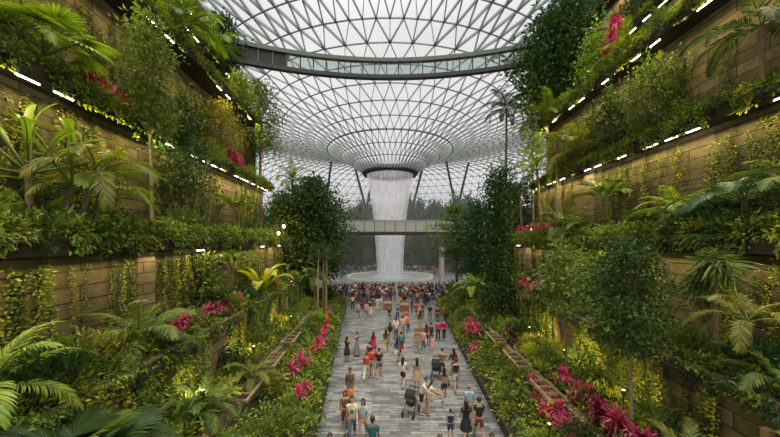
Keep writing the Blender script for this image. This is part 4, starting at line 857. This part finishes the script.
# ================================================================== people
def cloth(c):
    k = 'cloth_%02d_%02d_%02d' % tuple(int(q*99) for q in c)
    if k not in M: M[k] = plain(k, c, .85, var=.10, scale=14)
    return M[k]
SKIN = {'light': plain('skin_light', (.52, .32, .22), .5, var=.05), 'tan': plain('skin_tan', (.38, .21, .13), .5, var=.05), 'brown': plain('skin_brown', (.20, .105, .06), .5, var=.05)}
M['eye'] = plain('eye_dark', (.015, .012, .01), .3); M['lips'] = plain('lips', (.30, .10, .08), .5)
HAIR = {'black': plain('hair_black', (.012, .010, .009), .45), 'brown': plain('hair_brown', (.05, .026, .014), .5), 'grey': plain('hair_grey', (.20, .19, .18), .6)}
def skin_grow(verts, edges, sub=1):
    """a smooth tapering surface round a chain of joints; the first joint is the root"""
    me = bpy.data.meshes.new('t'); me.from_pydata([v[0] for v in verts], edges, []); o = bpy.data.objects.new('t', me); COL.objects.link(o)
    m = o.modifiers.new('s', 'SKIN'); m.use_smooth_shade = True
    if not me.skin_vertices: 
        bm = bmesh.new(); bm.from_mesh(me); bm.verts.layers.skin.verify(); bm.to_mesh(me); bm.free()
    for i, v in enumerate(verts):
        r = v[1]; me.skin_vertices[0].data[i].radius = r if hasattr(r, '__len__') else (r, r); me.skin_vertices[0].data[i].use_root = (i == 0)
    if sub: o.modifiers.new('b', 'SUBSURF').levels = sub
    dg = bpy.context.evaluated_depsgraph_get(); ev = o.evaluated_get(dg); res = ev.to_mesh()
    V = np.array([v.co[:] for v in res.vertices]); T = [tuple(p.vertices) for p in res.polygons]; ev.to_mesh_clear(); bpy.data.objects.remove(o); bpy.data.meshes.remove(me)
    return V, [t for t in T if len(t) == 4], [t for t in T if len(t) == 3]
def grow(mb, verts, edges, mat=0, sub=1):
    V, q, t = skin_grow(verts, edges, sub); n = mb.n
    mb.add(V, q if q else t, mat)
    if q and t: mb.f[3].append(np.array(t) + n); mb.fm[3].append(np.full(len(t), mat))
def pitch(L, a, out=0.0): return np.array((out*L, -math.sin(a)*L*math.sqrt(1-out*out), -math.cos(a)*L*math.sqrt(1-out*out)))
def figure(legs, arms, lean=0.0, head_turn=0.0):
    """joints; legs/arms = for each side (-1, 1): (upper pitch, lower bend, outwards)"""
    J = {}
    J['pelvis'] = np.array((0, 0, .95))
    def lr(z, dy=0.0): return np.array((0, dy - math.sin(lean)*(z - .95), .95 + math.cos(lean)*(z - .95)))
    for k, z, dy in (('waist', 1.09, 0), ('chest', 1.27, -.005), ('upper', 1.395, .005), ('neck', 1.475, .01), ('neck2', 1.53, .0), ('jaw', 1.585, -.014), ('brow', 1.645, -.008), ('top', 1.69, .004)): J[k] = lr(z, dy)
    low = 9
    for i, sx in ((0, -1), (1, 1)):
        a, bnd, out = legs[i]; J['hip%d' % i] = np.array((sx*.088, 0, .89)); J['knee%d' % i] = J['hip%d' % i] + pitch(.41, a, sx*out); J['ank%d' % i] = J['knee%d' % i] + pitch(.41, a - bnd, sx*out*.4)
        low = min(low, J['ank%d' % i][2])
        a, bnd, out = arms[i]; J['sho%d' % i] = J['upper'] + np.array((sx*.165, .005, .0)); J['elb%d' % i] = J['sho%d' % i] + pitch(.28, a, sx*out); J['wri%d' % i] = J['elb%d' % i] + pitch(.24, a + bnd, sx*out*.3 - (sx*.25 if bnd > .8 else 0))
        d = J['wri%d' % i] - J['elb%d' % i]; d /= np.linalg.norm(d); J['pal%d' % i] = J['wri%d' % i] + d*.07; J['hd%d' % i] = d
    dz = low - .075
    for k in J:
        if not k.startswith('hd'): J[k] = J[k] - np.array((0, 0, dz))
    return J
def body_mesh(mb, J, sub=1, fingers=True):
    o = list('x'); ks = ['pelvis', 'waist', 'chest', 'upper', 'neck', 'neck2', 'jaw', 'brow', 'top']
    rad = dict(pelvis=(.135, .10), waist=(.115, .085), chest=(.14, .095), upper=(.115, .08), neck=(.052, .052), neck2=(.05, .05), jaw=(.058, .068), brow=(.074, .088), top=(.05, .06))
    E = [(i, i+1) for i in range(8)]
    V = [(J[k], rad[k]) for k in ks]
    for i in (0, 1):
        n = len(V); V += [(J['hip%d' % i], .083), (J['knee%d' % i], .053), (J['ank%d' % i], .037), (J['ank%d' % i] + np.array((0, -.11, -.045)), .034)]; E += [(0, n), (n, n+1), (n+1, n+2), (n+2, n+3)]
        n = len(V); V += [(J['sho%d' % i], .055), (J['elb%d' % i], .040), (J['wri%d' % i], .028), (J['pal%d' % i], (.036, .018))]; E += [(3, n), (n, n+1), (n+1, n+2), (n+2, n+3)]
    grow(mb, V, E, 0, sub)
    for i, sx in ((0, -1), (1, 1)):                       # five unequal fingers, slightly curled, rooted inside the palm
        d = J['hd%d' % i]; pal = J['pal%d' % i]; s = np.array((1.0, 0, 0)); s = s - d*(s@d); s /= np.linalg.norm(s) + 1e-9; c = np.cross(s, d)*sx
        if fingers:
            for f, ln in zip((-1.5, -.5, .5, 1.5), (.062, .075, .07, .052)):
                b = pal + s*f*.016 - d*.01; q = b + d*ln*.6 - c*.006; mb.tube(np.array([b, q, q + d*ln*.4 - c*.016]), [.0095, .0085, .006], 5)
            b = pal - d*.035 - s*sx*.02; mb.tube(np.array([b, b - s*sx*.035 + d*.03, b - s*sx*.045 + d*.06]), [.011, .0095, .007], 5)
    h = J['brow']; 
    mb.add([h + (-.012, -.078, .0), h + (.012, -.078, 0), h + (.016, -.080, -.035), h + (-.016, -.080, -.035), h + (0, -.108, -.032), h + (0, -.086, .012)], [(0, 3, 4), (1, 4, 2), (3, 2, 4), (0, 4, 5), (5, 4, 1)], 0)
    for sx in (-1, 1):
        e = h + (sx*.031, -.081, .0); a = np.linspace(0, 2*PI, 7)[:-1]
        mb.add(np.vstack([e + (0, -.004, 0), np.stack([e[0] + .013*np.cos(a), np.full(6, e[1] + .004), e[2] + .007*np.sin(a)], 1)]), [(0, 1 + (i+1) % 6, 1 + i) for i in range(6)], 1)
        mb.lathe([(.001, -.03), (.012, -.02), (.014, .01), (.001, .03)], 6, h + (sx*.079, .005, -.008), 0)
    e = h + (0, -.083, -.056); mb.add([e + (-.022, 0, 0), e + (0, -.006, -.008), e + (.022, 0, 0), e + (0, -.006, .006)], [(0, 1, 2, 3)], 2)
def tee_mesh(mb, J, mat=0, sleeve=.62, hem=0.0, sub=1):
    P_ = J['pelvis'] + (0, 0, .0 - hem)
    V = [(J['chest'], (.158, .114)), (J['waist'], (.138, .106)), (P_, (.152, .118)), (J['upper'], (.130, .096)), (J['neck'] - (0, 0, .02), (.062, .06))]
    E = [(0, 1), (1, 2), (0, 3), (3, 4)]
    for i in (0, 1):
        a, c = J['sho%d' % i], J['elb%d' % i]; n = len(V)
        if sleeve > .9: V += [(a, .066), (c, .054), (c + (J['wri%d' % i] - c)*.92, .042)]; E += [(3, n), (n, n+1), (n+1, n+2)]
        elif sleeve > .1: V += [(a, .068), (a + (c - a)*sleeve, .060)]; E += [(3, n), (n, n+1)]
    grow(mb, V, E, mat, sub)
def legs_mesh(mb, J, mat=0, length=1.0, sub=1):
    V = [(J['pelvis'] + (0, 0, -.01), (.148, .116)), (J['pelvis'] + (0, 0, .08), (.130, .102))]; E = [(0, 1)]
    for i in (0, 1):
        h, k, a = J['hip%d' % i], J['knee%d' % i], J['ank%d' % i]; n = len(V)
        if length >= 1: V += [(h - (0, 0, .01), .098), (k, .069), (k + (a - k)*.9, .058)]; E += [(0, n), (n, n+1), (n+1, n+2)]
        else: V += [(h - (0, 0, .01), .100), (h + (k - h)*length, .086)]; E += [(0, n), (n, n+1)]
    grow(mb, V, E, mat, sub)
def skirt_mesh(mb, J, mat=0, z1=.55, flare=.2):
    zt = J['pelvis'][2] + .12; kc = (J['knee0'] + J['knee1'])/2; rows = []; a = np.linspace(0, 2*PI, 21)[:-1]; m = 6
    for i in range(m):
        t = i/(m-1); z = zt + (z1 - zt)*t; c = np.array((0, 0, 0)) + (kc*(1, 1, 0))*t*.8; rx = .125 + (flare - .10)*t**.8 + .02*math.sin(t*3); ry = .100 + (flare - .09)*t**.8
        wv = 1 + .06*t*np.cos(a*7); rows.append(np.stack([c[0] + rx*wv*np.cos(a), c[1] + ry*wv*np.sin(a), np.full(20, z)], 1))
    V = np.concatenate(rows); i = np.arange(20); j = (i+1) % 20
    mb.add(V, np.concatenate([np.stack([r*20 + j, r*20 + i, (r+1)*20 + i, (r+1)*20 + j], 1) for r in range(m-1)]), mat)
def hair_mesh(mb, J, mat=0, long=False, cap=1.0):
    c = (J['brow'] + J['top'])/2 + np.array((0, .012, .0)); r = np.array((.088, .104, .096))*cap; nu, nv = 14, 9; V = []
    for i in range(nv):
        ph = PI*i/(nv-1)*.80
        for k in range(nu):
            th = 2*PI*k/nu; d = np.array((math.sin(ph)*math.cos(th), math.sin(ph)*math.sin(th), math.cos(ph)))
            if d[1] < -.1 and d[2] < .48: d[2] = .48 + (d[2] - .48)*.05; d[1] *= .9          # the hairline
            V.append(c + d*r*(1 + .03*math.sin(th*5 + ph*4)))
    mb.add(V, [(i*nu + k, (i+1)*nu + k, (i+1)*nu + (k+1) % nu, i*nu + (k+1) % nu) for i in range(nv-1) for k in range(nu)], mat)
    if long:
        p = np.array([c + (0, .03, .0), c + (0, .075, -.10), J['neck'] + (0, .085, -.02), J['chest'] + (0, .135, .04)]); V = []; a = np.linspace(0, 2*PI, 11)[:-1]
        for q, (rx, ry) in zip(p, ((.084, .07), (.090, .045), (.095, .03), (.05, .012))): V.append(np.stack([q[0] + rx*np.cos(a), q[1] + ry*np.sin(a), np.full(10, q[2])], 1))
        i = np.arange(10); j = (i+1) % 10; mb.add(np.concatenate(V), np.concatenate([np.stack([r*10 + j, r*10 + i, (r+1)*10 + i, (r+1)*10 + j], 1) for r in range(3)]), mat)
def shoe_mesh(mb, J, i, mat=0):
    a = J['ank%d' % i]; grow(mb, [(a + (0, .035, -.045), .036), (a + (0, -.05, -.045), .040), (a + (0, -.135, -.052), .030), (a + (0, .005, .0), .046)], [(0, 1), (1, 2), (0, 3)], mat, 1)
POSE = {
 'stand': figure(((.04, .06, .04), (-.02, .04, .04)), ((.06, .18, .12), (.02, .2, .12))),
 'walk': figure(((.38, .15, .02), (-.30, .35, .02)), ((-.32, .25, .12), (.34, .35, .12))),
 'stride': figure(((-.28, .4, .02), (.36, .1, .02)), ((.36, .4, .12), (-.3, .2, .12))),
 'phone': figure(((.03, .05, .05), (-.03, .04, .05)), ((.9, 1.15, .1), (.95, 1.1, .1)), .02),
 'reach': figure(((.1, .08, .06), (-.06, .06, .04)), ((.05, .2, .15), (1.35, .35, .25))),
 'push': figure(((.30, .12, .03), (-.26, .3, .03)), ((.75, .75, .08), (.75, .75, .08)), .14),
 'bend': figure(((.05, .12, .05), (-.05, .1, .05)), ((.75, .5, .1), (.6, .9, .1)), .34),
}
PART = {}
def part_mesh(pose, what):
    k = (pose, what)
    if k in PART: return PART[k]
    J = POSE[pose]; b = MB()
    if what == 'body': body_mesh(b, J); mt = [SKIN['tan'], 'eye', 'lips']
    else:
        mt = [HAIR['black']]
        if what == 'tee': tee_mesh(b, J)
        elif what == 'shirt': tee_mesh(b, J, 0, 1.0)
        elif what == 'tank': tee_mesh(b, J, 0, .0)
        elif what == 'trousers': legs_mesh(b, J)
        elif what == 'shorts': legs_mesh(b, J, 0, .78)
        elif what == 'hotpants': legs_mesh(b, J, 0, .42)
        elif what == 'skirt': skirt_mesh(b, J, 0, .52)
        elif what == 'dress': tee_mesh(b, J, 0, .5); skirt_mesh(b, J, 0, .50, .21)
        elif what == 'long_dress': tee_mesh(b, J, 0, .0); skirt_mesh(b, J, 0, .14, .25)
        elif what == 'short_hair': hair_mesh(b, J)
        elif what == 'long_hair': hair_mesh(b, J, 0, True)
        elif what in ('shoe0', 'shoe1'): shoe_mesh(b, J, int(what[-1]))
        elif what == 'backpack':
            c = J['chest'] + np.array((0, .19, -.03)); b.box(c, (.29, .15, .40)); b.box(c + (0, .09, -.06), (.22, .06, .2)); 
            for sx in (-1, 1): b.tube([J['upper'] + (sx*.09, .1, .03), J['upper'] + (sx*.10, .0, .09), J['upper'] + (sx*.105, -.1, -.02), J['waist'] + (sx*.12, .06, .05)], .018, 5)
        elif what == 'bag': c = J['pelvis'] + np.array((-.24, .02, .0)); b.box(c, (.10, .28, .24)); b.tube([c + (0, -.12, .1), J['sho0'] + (.03, -.05, .06), J['sho0'] + (.03, .06, .06), c + (0, .12, .1)], .012, 5)
    me = b.mesh(what, mt, True); PART[k] = me; return me
PN = {'tee': 'shirt', 'shirt': 'shirt', 'tank': 'top', 'trousers': 'trousers', 'shorts': 'shorts', 'hotpants': 'shorts', 'skirt': 'skirt', 'dress': 'dress', 'long_dress': 'dress', 'short_hair': 'hair', 'long_hair': 'hair', 'backpack': 'backpack', 'bag': 'shoulder_bag', 'shoe0': 'shoe', 'shoe1': 'shoe'}
def obj_mat(o, m, i=0): o.material_slots[i].link = 'OBJECT'; o.material_slots[i].material = m
def person(x, y, face, pose, top, bottom, hair, label, h=1.68, skin='tan', hairc='black', extra=None, shoes=(.08, .08, .08), group=None):
    """top, bottom, extra = (kind, colour)"""
    o = link('person', part_mesh(pose, 'body'), None, (x, y, .005)); o.rotation_euler = (0, 0, math.radians(face)); o.scale = (h/1.70,)*3; obj_mat(o, SKIN[skin])
    tag(o, label, 'person', group)
    for w, m in ((top and top[0], top and cloth(top[1])), (bottom and bottom[0], bottom and cloth(bottom[1])), (hair, HAIR[hairc]), (extra and extra[0], extra and cloth(extra[1])), ('shoe0', cloth(shoes)), ('shoe1', cloth(shoes))):
        if w: c = link(PN[w], part_mesh(pose, w), o); obj_mat(c, m)
    return o
K = dict(black=(.012, .012, .014), white=(.60, .57, .53), cream=(.58, .52, .36), grey=(.16, .16, .17), navy=(.02, .03, .075), blue=(.05, .11, .26), jean=(.06, .10, .17), pale=(.30, .36, .42), red=(.50, .035, .03), crimson=(.36, .015, .05),
         magenta=(.50, .03, .22), pink=(.55, .22, .24), orange=(.55, .14, .03), tan=(.40, .27, .15), khaki=(.30, .24, .13), brown=(.13, .07, .035), maroon=(.13, .02, .025), teal=(.01, .10, .11), peach=(.60, .38, .27), olive=(.12, .11, .05), green=(.05, .14, .06), sky=(.25, .42, .55))
def P_(u, v, face, pose, top, bottom, hair, label, **kw):
    x, y = floor_at(u, v); sp = lambda t: t and (t[0], K[t[1]]); kw['extra'] = sp(kw.get('extra')); return person(x, y, face, pose, sp(top), sp(bottom), hair, label, **kw)
S_, L_ = 'short_hair', 'long_hair'
man = P_(352, 441, 5, 'walk', ('tee', 'cream'), ('trousers', 'jean'), S_, 'man in cream T-shirt with a green print and jeans, walking beside a long-haired woman', h=1.76, skin='light')
J = POSE['walk']; pr = MB(); a = np.linspace(0, 2*PI, 17)[:-1]; q = J['chest'] + np.array((0, -.117, -.05)); pr.add(np.vstack([q + (0, -.004, 0), np.stack([q[0] + .075*np.cos(a), np.full(16, q[1]), q[2] + .085*np.sin(a)], 1)]), [(0, 1 + (i+1) % 16, 1 + i) for i in range(16)]); c = pr.build('shirt_print', cloth(K['green']), man); c['label'] = 'round green print on the shirt front'
P_(363, 441, -5, 'walk', ('tee', 'pale'), ('hotpants', 'tan'), L_, 'long-haired woman in a pale blue-grey top and tan shorts, walking beside the man in cream', h=1.66)
P_(372.5, 467, 180, 'reach', ('tee', 'teal'), ('trousers', 'black'), S_, 'man in a dark teal T-shirt raising one hand, cut off by the lower picture edge', h=1.74, skin='brown')
P_(330, 487, 10, 'stand', ('tee', 'black'), ('trousers', 'jean'), S_, 'person of whom only the dark hair shows, by the bank at the lower picture edge')
P_(346, 488, 0, 'stand', ('tee', 'brown'), ('trousers', 'black'), L_, 'person of whom only the hair shows, next to the one by the bank')
P_(440, 489, 0, 'stand', ('tee', 'tan'), ('shorts', 'black'), S_, 'person of whom only the head shows, below the boy in navy', hairc='brown')
P_(492, 487, 0, 'stand', ('tee', 'black'), ('shorts', 'black'), S_, 'person of whom only the head shows, near the right kerb')
P_(350, 402, 0, 'walk', ('shirt', 'brown'), ('trousers', 'khaki'), S_, 'man in a dark brown long-sleeved shirt leading the file along the left side', skin='brown')
P_(348.5, 419, 0, 'walk', ('shirt', 'orange'), ('trousers', 'brown'), S_, 'person in rusty orange behind the man in cream', h=1.6, skin='brown')
P_(345, 429, 8, 'stride', ('shirt', 'brown'), ('trousers', 'brown'), L_, 'person in brown half hidden behind the man in cream', h=1.6, skin='tan')
P_(347, 362, 150, 'phone', ('dress', 'black'), None, L_, 'woman in a black dress holding a phone up beside the left bank', h=1.62, skin='tan')
P_(356.8, 356, -110, 'reach', ('long_dress', 'grey'), None, S_, 'woman in a long grey dress reaching out an arm beside the left bank', h=1.62, hairc='brown')
P_(373.5, 355, 170, 'walk', ('dress', 'crimson'), None, L_, 'woman in a crimson dress walking ahead of the couple in red', h=1.6)
P_(370, 368, 180, 'walk', ('tee', 'maroon'), ('trousers', 'navy'), S_, 'person in dark maroon just ahead of the couple in red', h=1.65)
P_(372, 377, 180, 'stride', ('tee', 'red'), ('shorts', 'khaki'), S_, 'man of the couple in bright red shirts', h=1.74)
P_(366.5, 380, 175, 'walk', ('tee', 'red'), ('trousers', 'cream'), S_, 'woman of the couple in bright red shirts, in pale trousers', h=1.6, hairc='brown')
P_(379, 378, 180, 'walk', ('tee', 'black'), ('shorts', 'jean'), S_, 'man in a charcoal T-shirt and denim shorts beside the couple in red', h=1.74)
P_(386, 352, 175, 'walk', ('tee', 'brown'), ('trousers', 'tan'), L_, 'long-haired woman in dark brown top and tan trousers mid-path', h=1.62)
P_(390, 344, 180, 'stride', ('tee', 'black'), ('trousers', 'khaki'), L_, 'long-haired woman in black with khaki trousers walking to the plaza', h=1.62)
P_(396, 340, 180, 'walk', ('tee', 'white'), ('trousers', 'jean'), S_, 'man in a white T-shirt and jeans walking to the plaza', h=1.72)
P_(402.5, 336, 180, 'walk', ('tee', 'peach'), ('trousers', 'khaki'), S_, 'person in peach top and khaki trousers next to the man in white')
P_(408, 333, 0, 'walk', ('tee', 'orange'), ('trousers', 'navy'), S_, 'person in an orange T-shirt and navy trousers walking this way', h=1.55)
P_(397, 363, 178, 'walk', ('tee', 'blue'), ('shorts', 'cream'), L_, 'woman in a denim-blue top and cream shorts with a bag on her arm', h=1.62, extra=('bag', 'black'))
P_(401.3, 357, 182, 'stride', ('tee', 'navy'), ('shorts', 'red'), S_, 'man in red shorts carrying a dark teal backpack', h=1.72, extra=('backpack', 'teal'))
P_(416.5, 352, 5, 'stand', ('tank', 'khaki'), ('trousers', 'khaki'), L_, 'woman in a khaki sleeveless top and khaki trousers, mid-path', h=1.62)
P_(423, 352, -5, 'walk', ('tee', 'pink'), ('trousers', 'jean'), L_, 'woman in a pale pink top and jeans walking this way', h=1.64, skin='light')
P_(426.5, 346, 180, 'walk', ('tee', 'brown'), ('shorts', 'black'), L_, 'person with dark hair behind the woman in pale pink')
P_(431, 345, 175, 'walk', ('tee', 'grey'), ('trousers', 'jean'), S_, 'man in grey with a black backpack near the right bank', h=1.72, extra=('backpack', 'black'))
P_(432, 352, 0, 'walk', ('dress', 'pink'), None, L_, 'small child in a coral pink dress', h=1.12, skin='light')
P_(438, 341, 180, 'stand', ('shirt', 'magenta'), ('trousers', 'black'), S_, 'person in a magenta top and black trousers near the right bank', h=1.66)
P_(444, 340, 180, 'walk', ('shirt', 'crimson'), ('trousers', 'black'), S_, 'person in a crimson top and black trousers beside the right bank', h=1.7)
P_(442, 378, 165, 'push', ('shirt', 'olive'), ('trousers', 'black'), S_, 'man in an olive shirt pushing the black pram uphill', h=1.68)
P_(453.5, 376, 190, 'walk', ('shirt', 'maroon'), ('trousers', 'maroon'), L_, 'woman in a maroon dress-like outfit close to the right bank', h=1.62)
P_(456, 391, 180, 'walk', ('tank', 'navy'), ('shorts', 'pale'), S_, 'man in a navy top and pale blue shorts close to the right bank', h=1.72)
P_(403, 387, 160, 'stride', ('tee', 'white'), ('shorts', 'black'), L_, 'woman in a white top and black shorts striding beside the woman in beige', h=1.62, skin='light')
P_(417, 389, 178, 'stand', ('tee', 'khaki'), ('skirt', 'tan'), L_, 'woman in a beige top and tan skirt, mid-path', h=1.62, skin='light')
P_(421.5, 414, 70, 'bend', ('tee', 'white'), ('shorts', 'black'), S_, 'man in a pale T-shirt and black shorts bending beside the big pram', h=1.72, skin='light')
P_(428, 415, 100, 'bend', ('tee', 'cream'), ('trousers', 'tan'), L_, 'woman in a cream top and tan trousers leaning over the big pram', h=1.6, skin='light', hairc='brown')
P_(444, 400, 178, 'walk', ('tank', 'khaki'), ('shorts', 'black'), L_, 'woman in a khaki sleeveless top and black shorts with a bag', h=1.64, extra=('bag', 'brown'))
P_(450.5, 441, 180, 'stand', ('tank', 'navy'), ('shorts', 'navy'), S_, 'boy in navy vest and shorts, arms a little out', h=1.24)
P_(466, 442, 176, 'walk', ('dress', 'black'), None, L_, 'woman in a black dress walking beside the man in black', h=1.64)
P_(479, 441, 182, 'stride', ('tee', 'black'), ('shorts', 'maroon'), S_, 'man in a black T-shirt and dark red shorts', h=1.74)
P_(469, 425, 180, 'stand', ('tee', 'sky'), ('trousers', 'khaki'), S_, 'bald-looking man in a pale blue patterned shirt ahead of the pair in black', h=1.7, hairc='grey', skin='light')
# the walkers nearer to the plaza
MID = [(341, 300, 'pale', 'black', S_), (346, 298, 'crimson', 'navy', L_), (352.6, 310, 'white', 'navy', S_), (358, 319, 'tan', 'olive', S_), (356.5, 304, 'orange', 'khaki', S_), (362, 312, 'crimson', 'black', L_), (366, 319, 'pink', 'blue', L_), (370, 316, 'navy', 'cream', S_),
       (377.5, 311, 'white', 'cream', S_), (381, 310, 'white', 'tan', L_), (397.5, 320, 'blue', 'navy', S_), (411, 314, 'navy', 'teal', S_), (416, 318, 'crimson', 'brown', L_), (422.5, 318, 'maroon', 'maroon', S_), (420, 331, 'brown', 'tan', L_), (400, 300, 'red', 'navy', S_), (395.5, 336, 'cream', 'jean', S_),
       (426, 300, 'red', 'jean', S_), (434, 304, 'navy', 'black', S_), (439, 306, 'crimson', 'black', S_), (443, 304, 'black', 'khaki', L_), (389.5, 323, 'black', 'olive', S_), (418, 304, 'pink', 'navy', L_), (406, 326, 'orange', 'white', S_), (373, 306, 'black', 'grey', S_), (349, 306, 'grey', 'khaki', L_), (430, 322, 'black', 'grey', S_), (444, 322, 'red', 'brown', L_), (437, 322, 'maroon', 'black', S_)]
for i, (u, v, t, bt, hr) in enumerate(MID):
    P_(u, v, 180 if i % 3 else 0, ('walk', 'stride', 'stand')[i % 3], ('tee' if i % 4 else 'shirt', t), ('trousers' if i % 3 else 'shorts', bt), hr, '%s person in %s top and %s %s where the path meets the plaza' % ('long-haired' if hr == L_ else 'short-haired', t, bt, 'trousers' if i % 3 else 'shorts'), h=U(1.55, 1.74), skin=('tan', 'light', 'brown')[i % 3])
# the crowd round the pool: too small to show parts
CR = []
for pose, sk, top, bot, hr in (('stand', 'tan', 'tee', 'trousers', S_), ('phone', 'light', 'shirt', 'trousers', L_), ('walk', 'tan', 'tee', 'shorts', S_), ('stand', 'brown', 'dress', 'skirt', L_), ('phone', 'tan', 'tee', 'shorts', S_)):
    J = POSE[pose]; b = MB(); body_mesh(b, J, 0, True)
    for fm in b.fm.values():
        for q in fm: q[:] = 0
    tee_mesh(b, J, 1, 1.0 if top == 'shirt' else .6, sub=0); (skirt_mesh(b, J, 2) if bot == 'skirt' else legs_mesh(b, J, 2, 1.0 if bot == 'trousers' else .78, 0)); hair_mesh(b, J, 3, hr == L_)
    CR.append((b.mesh('crowd_person', [SKIN[sk], cloth(K['red']), cloth(K['black']), HAIR['black']], True), bot))
def crowd(x, y, face, where):
    k = int(R.integers(len(CR))); me, bot = CR[k]; t = ['black', 'red', 'crimson', 'navy', 'white', 'grey', 'maroon', 'pink', 'teal', 'brown', 'blue', 'cream'][int(R.choice(12, p=[.28, .07, .07, .16, .08, .08, .08, .03, .05, .04, .04, .02]))]; bt = ['black', 'navy', 'jean', 'khaki', 'grey'][int(R.integers(5))]
    o = link('person', me, None, (x, y, .005)); o.rotation_euler = (0, 0, math.radians(face)); o.scale = (U(.9, 1.03),)*3; obj_mat(o, cloth(K[t]), 1); obj_mat(o, cloth(K[bt]), 2)
    lb = 'person in %s with %s %s %s' % (t, bt, bot, where); tag(o, lb, 'person', lb)
n = 0; taken = []
while n < 165:
    y = 45.2 - 8.5*random.random()**1.6; w = 1.0 if y > 39.2 else .72; x = U(-8.2, 9.8)*w
    if abs(x) > (5.0 if y < 39.4 else 20) or any((x-p)**2 + (y-q)**2 < .22 for p, q in taken): continue
    taken.append((x, y)); n += 1; crowd(x, y, 180 + U(-50, 50), 'in the crowd in front of the pool')
n = 0
while n < 80:
    a = PI*.5 + U(-1.25, 1.25); r = 9.8 + 8.5*random.random(); x, y = r*math.cos(a), 63 + r*math.sin(a)
    if abs(x) > 14 or any((x-p)**2 + (y-q)**2 < .30 for p, q in taken): continue
    taken.append((x, y)); n += 1; crowd(x, y, U(0, 360), 'in the crowd behind the pool')

# ---- prams and signs
def pram(u, v, rz, body, label, sc=1.0):
    x, y = floor_at(u, v); t = tag(empty('pram', (x, y, 0), math.radians(rz), sc), label, 'pram')
    b = MB()
    for sx in (-1, 1): b.tube([(sx*.24, -.36, .16), (sx*.22, .05, .55), (sx*.22, .42, 1.02)], .016, 6); b.tube([(sx*.24, .36, .16), (sx*.22, .05, .55)], .016, 6)
    b.tube([(-.24, .36, .16), (.24, .36, .16)], .014, 6); b.tube([(-.24, -.36, .16), (.24, -.36, .16)], .014, 6); b.build('frame', 'dark_metal', t, True)
    b = MB(); b.tube([(-.22, .42, 1.02), (.22, .42, 1.02)], .022, 8); b.build('handle', M['black_panel'], t, True)
    b = MB(); b.lathe([(.02, -.18), (.19, -.15), (.23, .02), (.235, .12), (.2, .12), (.17, 0)], 16, (0, -.02, .62)); c = b.build('seat', cloth(body), t, True)
    b = MB(); V = []; a = np.linspace(-.1, PI*.62, 8)
    for q in a: V += [(sx, -.02 + .27*math.cos(q)*-1 + .10, .74 + .27*math.sin(q)) for sx in (-.24, -.12, 0, .12, .24)]
    b.add(V, [(i*5 + k, i*5 + k + 1, (i+1)*5 + k + 1, (i+1)*5 + k) for i in range(7) for k in range(4)]); b.build('canopy', cloth(K['black']), t, True)
    b = MB(); b.box((0, .06, .3), (.36, .42, .16)); b.build('basket', cloth((.35, .34, .32)), t)
    for wx in (-.25, .25):
        for wy in (-.36, .36):
            b = MB(); aa = np.linspace(0, 2*PI, 19); b.tube(np.stack([np.full(19, wx), wy + .125*np.cos(aa), .15 + .125*np.sin(aa)], 1), .024, 7, 0, False); b.tube([(wx - .02, wy, .15), (wx + .02, wy, .15)], .05, 8); b.build('wheel', M['black_panel'], t, True)
pram(411, 414, -25, (.05, .035, .03), 'big black pram with its hood up beside the bending couple', 1.05)
pram(436, 377, -15, (.02, .02, .025), 'black pram pushed by the man in the olive shirt')
for u, v, lb, c in ((387.5, 316, 'brown notice board on two posts at the plaza entrance, beside the reddish one', (.14, .085, .055)), (404.5, 318, 'reddish notice board on two pale posts at the plaza entrance', (.20, .075, .05))):
    x, y = floor_at(u, v); t = tag(empty('notice_board', (x, y, 0)), lb, 'sign')
    for sx in (-.55, .55):
        b = MB(); b.tube([(sx, 0, 0), (sx, 0, 2.1)], .05, 8); b.build('post', 'concrete_pale', t, True)
    b = MB(); b.box((0, 0, 1.15), (1.0, .06, 1.1)); b.build('board', cloth(c), t)
    b = MB(); b.box((0, -.035, 1.45), (.84, .02, .26)); b.build('header', cloth((.42, .30, .22)), t)

# ---- spray drifting off the waterfall
m = bpy.data.materials.new('spray'); m.use_nodes = True; nt = m.node_tree; nt.nodes.remove(nt.nodes['Principled BSDF']); vsc = N(nt, 'VolumeScatter'); vsc.inputs['Color'].default_value = (.93, .97, .95, 1); vsc.inputs['Density'].default_value = .0055; vsc.inputs['Anisotropy'].default_value = .2
nt.links.new(vsc.outputs[0], nt.nodes['Material Output'].inputs['Volume']); M['spray'] = m
b = MB(); b.lathe([(.01, 0), (19, 0), (19, 17), (.01, 19)], 40); o = b.build('spray_haze', 'spray', None, False, (0, 65.5, .03)); tag(o, 'fine spray drifting round the waterfall', None, None, 'stuff')
